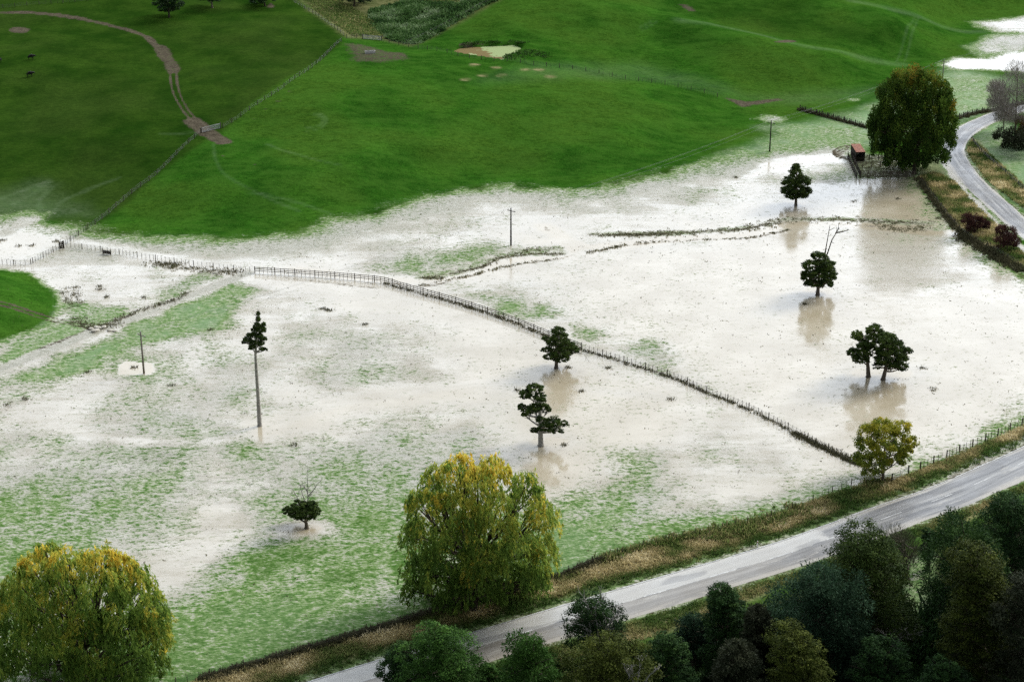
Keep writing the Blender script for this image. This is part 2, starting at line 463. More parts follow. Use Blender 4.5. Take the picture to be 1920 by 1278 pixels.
class MB:
    def __init__(s): s.v = []; s.q = []; s.t = []; s.n = 0
    def add(s, V, quads=(), tris=()):
        V = np.asarray(V, float).reshape(-1, 3)
        if len(quads): s.q.append(np.asarray(quads) + s.n)
        if len(tris): s.t.append(np.asarray(tris) + s.n)
        s.v.append(V); s.n += len(V)
    def tube(s, pts, radii, k=6):
        pts = np.asarray(pts, float); n = len(pts)
        V = []
        for i in range(n):
            d = pts[min(i + 1, n - 1)] - pts[max(i - 1, 0)]
            d = d / (np.linalg.norm(d) + 1e-9)
            u = np.cross(d, (0, 1, 0) if abs(d[1]) < .8 else (1, 0, 0)); u /= np.linalg.norm(u); w = np.cross(d, u)
            a = np.arange(k) * 2 * math.pi / k
            V.append(pts[i] + radii[i] * (np.cos(a)[:, None] * u + np.sin(a)[:, None] * w))
        V = np.vstack(V)
        q = [(i * k + j, i * k + (j + 1) % k, (i + 1) * k + (j + 1) % k, (i + 1) * k + j) for i in range(n - 1) for j in range(k)]
        tr = [(0, j + 1, j) for j in range(1, k - 1)] + [((n - 1) * k, (n - 1) * k + j, (n - 1) * k + j + 1) for j in range(1, k - 1)]
        s.add(V, q, tr)
    def box(s, c, size, rz=0., axis=None):
        x, y, z = np.asarray(size) / 2.
        V = np.array([(-x, -y, -z), (x, -y, -z), (x, y, -z), (-x, y, -z), (-x, -y, z), (x, -y, z), (x, y, z), (-x, y, z)])
        if axis is not None:
            V = V @ np.asarray(axis)
        else:
            cr, sr = math.cos(rz), math.sin(rz)
            V = V @ np.array([(cr, sr, 0), (-sr, cr, 0), (0, 0, 1)])
        s.add(V + np.asarray(c), [(0, 3, 2, 1), (4, 5, 6, 7), (0, 1, 5, 4), (1, 2, 6, 5), (2, 3, 7, 6), (3, 0, 4, 7)])
    def beam(s, a, b, w, h):
        a, b = np.asarray(a, float), np.asarray(b, float)
        d = b - a; L = np.linalg.norm(d); d /= L
        sd = np.cross((0, 0, 1), d); ns = np.linalg.norm(sd)
        sd = sd / ns if ns > 1e-6 else np.array((1., 0, 0))
        s.box((a + b) / 2, (L, w, h), axis=np.array([d, sd, np.cross(d, sd)]))
    def build(s, name, mat, parent=None, smooth=False):
        me = np_mesh(name, np.vstack(s.v), ([np.vstack(s.q)] if s.q else []) + ([np.vstack(s.t)] if s.t else []), None, smooth)
        return new_obj(name, me, mat, parent)
def tag(o, label=None, cat=None, group=None, kind=None):
    for k, v in (('label', label), ('category', cat), ('group', group), ('kind', kind)):
        if v: o[k] = v
    return o
def empty(name, loc):
    o = bpy.data.objects.new(name, None); COL.objects.link(o); o.location = loc; o.empty_display_size = .5
    return o

# ------------------------------------------------------------------ road lines (shared with the ground)
ROAD_PX = [(520, 1331), (640, 1291), (739, 1260), (870, 1221), (1055, 1165), (1280, 1098), (1460, 1044), (1550, 1013), (1690, 961), (1785, 927), (1920, 867), (2080, 790), (2240, 706), (2500, 560), (2850, 380)]
LANE_PX = [(2262, 690), (2200, 694), (2120, 640), (2010, 500), (1925, 432), (1862, 376), (1822, 338), (1797, 306), (1787, 282), (1796, 260), (1818, 241), (1850, 225), (1885, 211), (1940, 196), (2060, 175)]
ROAD = smooth_line(np.stack(at_z(*zip(*ROAD_PX), 0), 1), 2.0)
LANE = smooth_line(np.stack(at_z(*zip(*LANE_PX), 0), 1), 2.0)
ROAD_W, LANE_W = 8.2, 6.6

# ------------------------------------------------------------------ ground sheet
az = np.concatenate([np.linspace(-80, -21, 24)[:-1], np.linspace(-21, 21, 800), np.linspace(21, 80, 24)[1:]])
a_vis = np.linspace(38, 9.0, 700)
d_vis = CAM_H / np.tan(np.radians(a_vis))
dist = np.concatenate([np.array([4., 30, 60, 90, 120, 140]), d_vis, d_vis[-1] + np.cumsum(np.geomspace(4, 600, 24))])
AZ, DI = np.meshgrid(np.radians(az), dist)
GX, GY = (np.tan(np.clip(AZ, -1.2, 1.2)) * DI), DI.copy()
NR, NC = GX.shape
GZ = height(GX, GY)
gx, gy, gz = GX.ravel(), GY.ravel(), GZ.ravel()
NV = len(gx)
sd_hill = np.full(NV, -50.); fa = gy > 300
sd_hill[fa] = poly_sd(gx[fa], gy[fa], HILL)
F = {k: np.zeros(NV) for k in ('silt', 'water', 'dirt', 'pale', 'dry', 'dark')}
w1 = fbm(gx / 9, gy / 9, 3) - .5
w2 = fbm(gx / 3, gy / 3, 2) - .5
wob = w1 * 5 + w2 * 2.2

# foreground silt density: inverse-distance weights between spots read off the photograph
SPOT = [(60, 850, .78), (200, 860, .66), (100, 960, .48), (40, 1040, .42), (230, 960, .52), (300, 900, .58), (400, 880, .78), (420, 970, .90), (330, 1080, .97), (390, 1030, .93),
        (300, 1010, .72), (480, 860, .66), (540, 830, .70), (470, 960, .62), (440, 1080, .50), (560, 900, .68), (640, 860, .70), (560, 960, .48), (640, 1000, .42),
        (520, 1060, .36), (700, 920, .50), (700, 1020, .36), (400, 1180, .28), (520, 1150, .24), (480, 1230, .12), (620, 1130, .26), (700, 1160, .22), (740, 1120, .46), (330, 1270, .10), (600, 1200, .12),
        (760, 860, .66), (780, 920, .50), (860, 830, .74), (950, 870, .82), (760, 800, .76), (680, 800, .82), (600, 790, .88),
        (1080, 1000, .16), (1060, 1060, .10), (1150, 1020, .14), (1220, 1000, .30), (1180, 960, .34), (1100, 950, .55), (1060, 920, .82), (1250, 960, .86), (1330, 980, .90), (1300, 930, .93),
        (1150, 915, .55), (1200, 905, .45), (1180, 880, .66), (1240, 900, .85), (1120, 900, .80),
        (1050, 880, .95), (1200, 800, .97), (1400, 900, .93), (1550, 900, .95), (1450, 800, .99), (1700, 850, .93), (1700, 800, .99),
        (330, 790, .72), (430, 740, .72), (300, 730, .80), (200, 760, .86), (100, 780, .90), (30, 770, .84), (480, 780, .93), (560, 740, .93), (600, 680, .78), (680, 660, .70), (700, 690, .72), (640, 710, .70), (560, 640, .85), (760, 650, .84),
        (700, 750, .98), (900, 730, .96), (900, 660, .95), (800, 600, .95), (1000, 660, .96), (560, 560, .95), (700, 560, .96), (1000, 780, .93), (880, 780, .92),
        (350, 680, .86), (320, 640, .80), (420, 690, .80), (480, 600, .88), (1100, 560, .88), (1050, 600, .80), (1300, 560, .96), (1500, 500, .98), (1500, 650, .97), (1300, 680, .92), (1220, 660, .80), (1120, 640, .74),
        (1700, 600, .98), (1850, 600, .97), (1850, 700, .99), (1100, 520, .90), (1250, 480, .95), (900, 560, .80), (1000, 500, .90), (700, 440, .93), (800, 400, .90), (950, 400, .95), (1150, 400, .93), (1300, 380, .90), (1300, 340, .86), (1400, 320, .88),
        (1500, 300, .95), (1500, 400, .93), (1650, 360, .98), (1650, 440, .93), (300, 480, .97), (200, 520, .97), (100, 460, .99), (0, 450, .99), (600, 460, .92), (450, 470, .95), (560, 500, .95)]
sp = np.array(SPOT); sx, sy = at_z(sp[:, 0], sp[:, 1], 0)
num = np.zeros(NV); den = np.zeros(NV)
for X, Y, v in zip(sx, sy, sp[:, 2]):
    w = 1 / ((gx - X) ** 2 + (gy - Y) ** 2 + 9) ** 1.6
    num += w * (v - (.10 if v < .75 and Y < 300 else 0)); den += w
base_s = num / den
PLAIN_PX = [(-700, 480), (-300, 432), (0, 411), (45, 404), (80, 405), (62, 421), (110, 424), (160, 431), (205, 444), (260, 450), (350, 454), (430, 451), (500, 444), (560, 441), (620, 428), (645, 414),
            (720, 396), (790, 376), (850, 361), (900, 356), (950, 349), (1000, 357), (1060, 361), (1130, 353), (1200, 340), (1260, 323), (1330, 304), (1400, 291), (1450, 284), (1500, 275), (1560, 268),
            (1600, 275), (1640, 300), (1715, 318), (1722, 336), (1760, 385), (1805, 437), (1860, 466), (1920, 508), (2050, 600), (2150, 700), (1990, 762), (1920, 797), (1800, 850), (1690, 893), (1600, 912), (1500, 952), (1400, 985), (1330, 1004),
            (1255, 1016), (1130, 1052), (1040, 1085), (800, 1156), (560, 1226), (360, 1280), (200, 1330), (-700, 1500)]
PLAIN = np.stack(at_z(*zip(*PLAIN_PX), 0), 1)
sdp = poly_sd(gx, gy, PLAIN)
pm = sstep(-7, 11, sdp + wob * 1.3)
F['silt'] = np.clip(base_s + (fbm(gx / 7 + 3, gy / 11, 3) - .5) * .34, 0, 1) * pm

def paint(px, feather=2., z=0., wobble=1., **vals):
    P = np.stack(at_z(*zip(*px), z), 1) if z is not None else UL(px)[:, :2]
    lo, hi = P.min(0) - 12, P.max(0) + 12
    i = np.where((gx > lo[0]) & (gx < hi[0]) & (gy > lo[1]) & (gy < hi[1]))[0]
    m = sstep(-feather, feather, poly_sd(gx[i], gy[i], P) + wob[i] * wobble)
    for k, v in vals.items(): F[k][i] = F[k][i] * (1 - m) + v * m
def stroke(px, width, feather=.8, z=0., wobble=.3, amount=1., **vals):
    P = smooth_line(np.stack(at_z(*zip(*px), z), 1) if z is not None else UL(px)[:, :2], 3.)
    lo, hi = P.min(0) - 10 - width, P.max(0) + 10 + width
    i = np.where((gx > lo[0]) & (gx < hi[0]) & (gy > lo[1]) & (gy < hi[1]))[0]
    d = line_d(gx[i], gy[i], P)
    m = (1 - sstep(width / 2 - feather, width / 2 + feather, d - wob[i] * wobble)) * amount
    for k, v in vals.items(): F[k][i] = F[k][i] * (1 - m) + v * m
def spot(px, py, rx, ry, feather=.8, wobble=.25, **vals):
    a = np.linspace(0, 2 * math.pi, 17)[:-1]
    paint([(px + rx * math.cos(q), py + ry * math.sin(q)) for q in a], feather, None, wobble, **vals)

toe = (gy > 340) & (sdp > -12)
F['dark'][toe] = (.98 * (1 - sstep(4, 26, sdp - w1 * 26)) * sstep(.0, .25, F['silt']))[toe] * (sd_hill[toe] < 12)
# wetness of the plain
wet = sstep(.62, .97, F['silt']) * (.40 + 1.1 * (fbm(gx / 24 + 5, gy / 24, 3) - .35))
F['water'] = np.clip(wet, 0, .75) * pm
F['water'][toe] *= sstep(2, 26, sdp - w1 * 24)[toe]
paint([(1090, 480), (1450, 440), (1800, 440), (2100, 620), (2100, 720), (1700, 880), (1590, 860), (1250, 700), (1120, 640), (1040, 560)], 12, water=.82)
paint([(1620, 335), (1722, 338), (1800, 435), (1600, 420), (1540, 400), (1520, 350)], 6, water=.9)
paint([(880, 690), (1100, 680), (1300, 740), (1250, 800), (1150, 860), (1060, 950), (990, 880), (960, 760)], 9, water=.85)
paint([(480, 790), (700, 730), (960, 715), (960, 745), (720, 765), (500, 822)], 5, water=.8, silt=.985)
paint([(150, 452), (500, 512), (740, 525), (960, 600), (960, 640), (720, 560), (520, 540), (330, 500)], 4, water=.7, silt=.985)
paint([(-300, 440), (70, 425), (120, 448), (60, 480), (-300, 500)], 5, water=.75)
paint([(420, 950), (440, 970), (370, 1060), (310, 1115), (290, 1085), (340, 1010)], 5, silt=.96, water=.35)
# water races and the creek
CREEK = [[(560, 505), (700, 523), (830, 521), (890, 508), (945, 491), (1045, 478)],
         [(1022, 424), (1045, 440), (1085, 462), (1180, 458), (1280, 447), (1390, 441), (1460, 426), (1540, 418), (1640, 424), (1730, 436), (1790, 438)],
         [(1085, 462), (1060, 470), (1045, 478)]]
for c in CREEK: stroke(c, 4.6, 1.2, wobble=.35, water=1., silt=1.)
stroke([(1085, 455), (1020, 452), (960, 459), (940, 460)], 3.4, 1, water=.9, silt=1)
for L in ([(1110, 439), (1250, 437), (1390, 429), (1470, 412)], [(1470, 412), (1560, 411), (1640, 414), (1740, 418)], [(790, 520), (860, 510), (945, 482), (1050, 475)], [(940, 478), (1040, 466)]):
    stroke(L, 2.6, 1.4, wobble=.6, amount=.8, silt=.42, dry=.9, water=0)
BANKS = [([(1110, 440), (1180, 441), (1250, 438), (1390, 430), (1470, 413), (1560, 412), (1640, 415), (1740, 419)], 1.5, .62), ([(790, 521), (860, 510), (905, 500), (945, 482), (1010, 476), (1058, 477)], 1.0, .6),
         ([(740, 531), (800, 537), (900, 513), (960, 497), (1050, 485), (1075, 478)], .7, .55), ([(1100, 474), (1160, 462), (1300, 450), (1400, 447), (1480, 431), (1560, 421), (1700, 430), (1790, 440)], .8, .52),
         ([(1030, 432), (1022, 424), (1045, 415), (1080, 430), (1110, 440)], .8, .5), ([(500, 518), (620, 530), (720, 543)], .8, .48)]
for L, wd_, am in BANKS: stroke(L, wd_, .6, 0, .4, dirt=am)
# drier, greener patches of the plain
paint([(680, 500), (760, 480), (930, 452), (960, 462), (860, 498), (800, 517), (740, 512)], 5, silt=.50, water=0)
paint([(888, 555), (960, 550), (1000, 570), (985, 595), (940, 588)], 4, silt=.36, water=0)
paint([(1000, 575), (1030, 572), (1032, 592), (985, 596)], 3, silt=.40, water=0)
paint([(1075, 618), (1130, 612), (1140, 630), (1100, 640)], 3, silt=.50, water=0)
paint([(1150, 650), (1230, 640), (1275, 675), (1260, 700), (1180, 672)], 4, silt=.58, water=0)
paint([(640, 640), (740, 630), (780, 660), (700, 700), (620, 715)], 8, silt=.66, water=0)
paint([(300, 540), (380, 510), (410, 520), (330, 565), (290, 570)], 3, silt=.55, water=0)
paint([(1480, 330), (1600, 300), (1640, 330), (1560, 345)], 5, silt=.60, water=.1, pale=.7)
# hillside paddocks
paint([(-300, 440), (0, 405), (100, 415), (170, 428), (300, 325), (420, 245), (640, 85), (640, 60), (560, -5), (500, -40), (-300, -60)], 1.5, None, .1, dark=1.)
paint([(560, -20), (650, 70), (715, 74), (770, 86), (935, 0), (960, -40)], 3, None, .4, dark=.9, dry=.35)
paint([(560, 0), (600, 5), (690, 45), (720, 72), (660, 70)], 3, None, .6, dry=.4)
paint([(600, -10), (760, 0), (690, 25)], 4, None, .6, dry=.35)
paint([(1600, -20), (1300, 20), (1340, 45), (1500, 78), (1640, 60), (1500, 30)], 10, None, 1., dark=.5)  # softly darker grass between the two spurs, not a fenced paddock
paint([(1800, 300), (1850, 340), (1920, 390), (2100, 560), (2200, 520), (1990, 300), (1880, 225), (1840, 240)], 3, None, .4, pale=.75, silt=.1)
paint(MOUND_PX, 2., 1.0, .5, silt=0, water=0, pale=0)
paint([(1620, 445), (1780, 445), (1840, 520), (1700, 560), (1600, 520)], 8, water=.38)
# thin silt over grass, and sunlight painted as pale bands on the ridges
paint([(0, 640), (60, 622), (110, 595), (120, 570), (190, 570), (250, 575), (200, 612), (120, 645), (0, 690)], 2.5, pale=.85, silt=.25, water=0)
paint([(-300, 860), (0, 735), (150, 695), (225, 675), (300, 640), (420, 615), (440, 590), (480, 545), (430, 528), (330, 570), (220, 622), (0, 712), (-300, 800)], 3, pale=.72, silt=.22, water=0)
paint([(900, 560), (1000, 560), (1000, 590), (940, 585)], 3, pale=.6)
paint([(1060, 1090), (1000, 1000), (1060, 950), (1160, 940), (1250, 990), (1130, 1050)], 5, pale=.45)
paint([(320, 1290), (330, 1150), (560, 1080), (740, 1130), (800, 1150), (560, 1225)], 8, pale=.25)
paint([(0, 950), (60, 880), (280, 860), (360, 930), (300, 1000), (0, 1060)], 9, pale=.15)
paint([(-100, 420), (0, 400), (60, 398), (110, 405), (160, 400), (60, 350), (0, 360), (-200, 380)], 8, None, 1., pale=.18)
paint([(1450, 240), (1560, 225), (1640, 205), (1720, 160), (1800, 130), (1900, 150), (1900, 200), (1800, 225), (1640, 260), (1560, 262)], 8, None, 1., pale=.95, silt=.22)
paint([(1350, 300), (1420, 270), (1520, 240), (1620, 240), (1640, 275), (1500, 280)], 6, None, 1., pale=.75, silt=.25)
paint([(900, 155), (1200, 150), (1500, 195), (1640, 185), (1640, 165), (1400, 180), (1200, 120), (1000, 120)], 7, None, .6, pale=.08)  # faint lighter band: sunlight on the fence ridge painted into the grass
stroke([(1280, 38), (1400, 60), (1500, 84), (1600, 104), (1690, 121)], 5, 2.5, None, amount=.26, pale=.45)  # ridge crest catching the sun, painted as a paler grass band
stroke([(1600, 3), (1720, 30), (1840, 60)], 5, 2.5, None, amount=.26, pale=.45)  # sunlit crest of the next spur, painted in the same way
# far flooded flat
paint([(1760, 122), (1800, 108), (1850, 112), (1890, 100), (1940, 95), (1960, 140), (1880, 132), (1800, 130)], 4, None, .8, silt=1., water=.95, pale=0)
paint([(1825, 42), (1880, 38), (1960, 28), (1960, 62), (1880, 60), (1840, 48)], 5, None, .8, silt=.96, water=.4, pale=0)
paint([(1822, 88), (1870, 68), (1960, 60), (1960, 90), (1880, 100), (1840, 104)], 5, None, .8, silt=.7, pale=.9)
spot(1445, 224, 28, 6, 3, .8, silt=.55)
spot(1600, 187, 12, 2, 1.5, .4, silt=.6)
paint([(1690, 318), (1770, 290), (1800, 330), (1730, 345)], 2, None, .5, pale=.5, dry=.4)
paint([(1500, 292), (1560, 290), (1580, 303), (1500, 308), (1440, 322), (1400, 335), (1440, 305)], 3, None, .8, silt=1., water=.95)
# tracks and bare earth
stroke([(0, 24), (70, 25), (150, 35), (240, 56), (290, 82), (315, 112)], 3.0, .9, None, dirt=.85)
stroke([(300, 88), (318, 115), (326, 135)], 4.6, 1.2, None, .5, dirt=.75)
stroke([(318, 125), (322, 165), (338, 200), (360, 228)], .8, .35, None, .12, dirt=.85)
stroke([(330, 125), (334, 165), (350, 202), (375, 232)], .8, .35, None, .12, dirt=.85)
stroke([(362, 228), (385, 245), (420, 266)], 5.0, 1.2, None, dirt=.95)
spot(36, 57, 20, 6, 1.2, .4, dirt=.9)
paint([(640, 80), (680, 82), (760, 100), (770, 110), (720, 118), (665, 115), (650, 100)], 3, None, .9, dirt=.62)
paint([(1270, 8), (1290, 10), (1312, 25), (1290, 22)], 1.5, None, .3, dirt=.8)
stroke([(866, 85), (888, 80), (908, 80)], 2.2, .8, None, .4, dirt=.75)
spot(1472, 78, 22, 3.2, 1.2, .4, dirt=.85)
spot(508, 11, 8, 5, 1, .3, dirt=.8)
for q in ((477, 309, 7, 2.2), (418, 293, 5, 2), (543, 172, 8, 2), (521, 190, 8, 2), (498, 206, 8, 2), (475, 222, 8, 2)): spot(*q, .7, .15, dirt=.62)
paint([(1355, 182), (1400, 190), (1460, 184), (1475, 188), (1420, 196), (1390, 202), (1380, 195)], 1.5, None, .3, dirt=.85)
for q in ((872, 150), (905, 142), (940, 142), (1010, 131), (1030, 144), (890, 121), (930, 127), (985, 131)): spot(q[0], q[1], 9, 1.6, 1., .3, dry=.9)
for a in ((0, .85), (6, .7), (12, .6)):
    stroke([(1596 - a[0] * .3, 272 + a[0] * .3), (1575 - a[0] * .1 + a[0], 276 + a[0] * .5), (1563 + a[0], 284 + a[0] * .3), (1570 + a[0] * 1.2, 295), (1592, 300)], .9, .35, None, .15, dirt=a[1])
paint([(1588, 290), (1700, 290), (1716, 334), (1610, 334)], 1.5, None, .3, dirt=.55, silt=.3)
spot(190, 612, 22, 12, 1.5, .5, dirt=.5)
# thin wheel marks in the grass
for L in ([(590, 215), (605, 222), (600, 235), (575, 240)], [(597, 213), (612, 223), (603, 240), (575, 246)], [(1696, 115), (1706, 80), (1722, 33)], [(1681, 115), (1695, 75), (1716, 32)],
          [(400, 270), (405, 300), (425, 330), (480, 360), (560, 395)], [(460, 360), (560, 380), (620, 400)], [(500, 270), (560, 290), (640, 310)],  [(1200, 52), (1225, 38)], [(1205, 56), (1230, 42)], [(720, 380), (810, 372), (835, 390)], [(300, 250), (340, 250), (370, 248)]):
    stroke(L, .75, .45, None, .12, amount=.13, pale=.6)
for L in ([(95, 405), (115, 378), (150, 362), (228, 332)], [(80, 400), (72, 380), (95, 352)], [(105, 408), (128, 392), (140, 398)], [(0, 372), (40, 358), (92, 340)], [(20, 385), (60, 365), (85, 345)]):
    stroke(L, 1.1, .6, None, .45, amount=.16, pale=.6)
stroke([(0, 565), (50, 580), (110, 598), (175, 612)], 1., .4, None, .1, dirt=.75)
stroke([(0, 572), (50, 587), (110, 604), (170, 616)], 1., .4, None, .1, dirt=.75)
stroke([(-200, 780), (0, 692), (100, 652), (175, 622)], 3.4, .8, 0, .2, silt=1., water=.0, pale=0, dark=.9)
for L in ([(-200, 770), (0, 683), (100, 644), (170, 616)], [(225, 598), (270, 582), (330, 559), (400, 531)]): stroke(L, .7, .4, 0, .3, dirt=.6)
stroke([(205, 612), (270, 588), (330, 565), (400, 537), (465, 512)], 3.0, .8, 0, .2, silt=1., water=.0, pale=0, dark=.75)
stroke([(60, 412), (30, 425), (0, 440)], 4, 1.5, 0, silt=1, water=.2)
stroke([(0, 760), (100, 800), (200, 822), (360, 830), (480, 810), (600, 765), (720, 745), (850, 722), (980, 716), (1100, 730), (1250, 745)], 2.6, 1.6, 0, .3, amount=.7, silt=1., water=.5)
# puddles round trunks and the pole
spot(262, 690, 60, 26, 5, .6, silt=.48, water=0)
paint([(222, 684), (238, 676), (262, 680), (285, 680), (291, 694), (284, 702), (220, 704)], .5, 0, .12, silt=1., water=1.)
def ring(px, py, rx, ry):
    spot(px, py + 2, rx * 1.8, ry * 2.0, 2.5, .5, silt=.96, water=.55)
    spot(px, py, rx, ry, .5, .12, silt=1., water=1.)
for q in ((1494, 380, 22, 5), (1532, 546, 30, 10), (1655, 700, 58, 13), (576, 990, 28, 8), (1030, 828, 38, 9), (1045, 688, 20, 4)): ring(*q)
spot(1535, 592, 40, 30, 6, .3, water=1., silt=1.)
spot(1050, 722, 45, 32, 6, .3, water=1., silt=1.)
spot(1035, 875, 45, 35, 6, .4, water=1., silt=1.)
spot(1648, 745, 60, 34, 6, .3, water=1., silt=1.)
spot(488, 812, 14, 14, 3, .3, water=1., silt=1.)
spot(580, 1022, 34, 9, 2, .4, dirt=.25, silt=.45)  # shadow and reflection of the stunted evergreen, painted as a darker patch
spot(1612, 906, 20, 8, 1.5, .4, water=.8, silt=.7)
# verges
VERGE_PX = [(150, 1345), (360, 1279), (560, 1226), (800, 1156), (1040, 1085), (1130, 1052), (1260, 1015), (1400, 985), (1560, 925), (1640, 902), (1700, 891), (1800, 850), (1920, 798), (2080, 730),
            (2080, 760), (1920, 830), (1800, 888), (1700, 930), (1556, 985), (1421, 1032), (1280, 1074), (1146, 1114), (1057, 1137), (870, 1192), (739, 1231), (640, 1261), (400, 1340)]
NVERGE_PX = [(898, 1238), (1054, 1191), (1181, 1156), (1280, 1126), (1457, 1069), (1535, 1041), (1704, 983), (1793, 949), (1920, 898), (2100, 810), (2100, 900), (1920, 925), (1800, 975), (1700, 1015), (1540, 1075), (1450, 1105), (1300, 1165), (1180, 1205), (1000, 1255), (880, 1290)]
LVERGE_PX = [(1722, 332), (1752, 322), (1790, 340), (1830, 385), (1880, 432), (1960, 520), (1960, 560), (1920, 508), (1860, 470), (1803, 436), (1760, 385)]
paint(VERGE_PX, 1., 0, .15, silt=0, water=0, dry=.6, pale=.15)
paint(NVERGE_PX, 1., 0, .15, silt=0, water=0, dry=.25, pale=.15)
paint([(1210, 1165), (1300, 1135), (1400, 1105), (1430, 1110), (1300, 1165), (1230, 1190)], 1.5, 0, .3, dry=.95)
paint([(1740, 985), (1850, 945), (1860, 960), (1760, 1000)], 1.5, 0, .3, dry=.8)
paint(LVERGE_PX, 1., 0, .15, silt=.05, water=0, dry=.65, pale=.2)
stroke([(1822, 262), (1840, 290), (1880, 330), (1920, 365), (1990, 430)], 4, 1.5, 0, .3, dry=.9)
stroke([(1808, 440), (1860, 478), (1920, 520)], 2.0, 1., 0, .3, dark=1., dry=.2, silt=0)
# forest floor
FOREST_PX = [(640, 1330), (720, 1265), (870, 1262), (1000, 1262), (1180, 1215), (1300, 1175), (1450, 1118), (1560, 1080), (1700, 1025), (1820, 980), (1960, 925), (2300, 800), (2500, 1800), (300, 1800)]
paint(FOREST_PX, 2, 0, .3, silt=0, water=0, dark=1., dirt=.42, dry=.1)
paint([(1690, 1050), (1745, 1040), (1740, 1110), (1725, 1150), (1700, 1140)], 2, 0, .4, dirt=0, silt=.3, water=.2, pale=.8)
# road shoulders: silt and gravel
for L, wdt in ((ROAD, ROAD_W), (LANE, LANE_W)):
    d = line_d(gx, gy, L)
    m = 1 - sstep(wdt / 2 + .2, wdt / 2 + 1.1, d - w2 * 1.6)
    F['silt'] = F['silt'] * (1 - m) + .35 * m; F['dirt'] = F['dirt'] * (1 - m) + .5 * m; F['dry'] *= 1 - m
    m = (1 - sstep(wdt / 2 + .6, wdt / 2 + 3.2, d - w2 * 2)) * (1 - m)
    F['dry'] *= 1 - .8 * m
paint([(1712, 945), (1760, 915), (1850, 880), (1920, 835), (1960, 810), (1920, 800), (1850, 850), (1750, 905), (1690, 945)], 1.5, 0, .5, silt=.66, dry=.4)
stroke([(1768, 305), (1813, 362), (1863, 415), (1920, 470)], 1.6, .6, 0, .4, silt=1., dirt=0)

mo = (F['silt'] > .08) & (F['silt'] < .97) & (F['water'] < .6)
F['silt'][mo] += ((fbm(gx / 4.5, gy / 6, 3) - .5) * .55)[mo]
fgm = (gy < 300) & (sdp > 2)
F['silt'][fgm] = np.maximum(F['silt'][fgm], .17)
for k in F: F[k] = np.clip(F[k], 0, 1)
idx = np.arange(NV).reshape(NR, NC)
quads = np.stack([idx[:-1, :-1], idx[:-1, 1:], idx[1:, 1:], idx[1:, :-1]], -1).reshape(-1, 4)
fw = F['water'][quads].mean(1); fs = F['silt'][quads].mean(1); fh = sd_hill[quads].mean(1)
cls = np.where((fw > .5) & (fs > .8), 2, np.where(fh > 0, 1, 0))
def ground_part(name, sel, label=None):
    q = quads[sel]
    used, inv = np.unique(q, return_inverse=True)
    me = np_mesh(name, np.stack([gx[used], gy[used], gz[used]], 1), [inv.reshape(-1, 4)], None, True)
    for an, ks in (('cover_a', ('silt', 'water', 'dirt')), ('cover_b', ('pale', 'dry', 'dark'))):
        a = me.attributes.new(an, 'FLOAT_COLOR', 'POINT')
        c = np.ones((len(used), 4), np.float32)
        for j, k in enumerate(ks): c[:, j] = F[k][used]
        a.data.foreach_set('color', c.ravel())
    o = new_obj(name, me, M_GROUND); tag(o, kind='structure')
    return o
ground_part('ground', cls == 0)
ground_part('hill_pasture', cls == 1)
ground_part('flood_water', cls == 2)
# underlying plane out to the horizon
o = MB(); o.add([(-9000, -3000, -3), (9000, -3000, -3), (9000, 9000, -3), (-9000, 9000, -3)], [(0, 1, 2, 3)])
tag(o.build('terrain', plain_mat('far_grass', (.02, .08, .012), (.035, .1, .018), .02)), kind='structure')

# pond
pm_ = mat_new('pond_water'); t = NT(pm_)
P_ = t.pos(); n = t.noise(P_, .22, 4, .6)
sx_ = t.node('ShaderNodeSeparateXYZ'); t.link(P_, sx_.inputs[0])
weed = t.rng(t.math('ADD', t.math('MULTIPLY', sx_.outputs[0], .05), t.math('MULTIPLY', t.math('SUBTRACT', n, .5), 2.4)), -.42, -.36)
t.bsdf(Base_Color=t.mix(weed, (.175, .135, .062), (.28, .34, .16)), Roughness=.95, Specular_IOR_Level=.0)
pw = smooth_line(np.array(POND + [POND[0]]), 1.5)[:-1]
pc = pw.mean(0); pw = pc + (pw - pc) * 1.06
me = bpy.data.meshes.new('pond_water'); me.from_pydata([(x, y, POND_Z) for x, y in pw], [], [tuple(range(len(pw)))]); me.update()
tag(new_obj('pond_water', me, pm_), kind='structure')

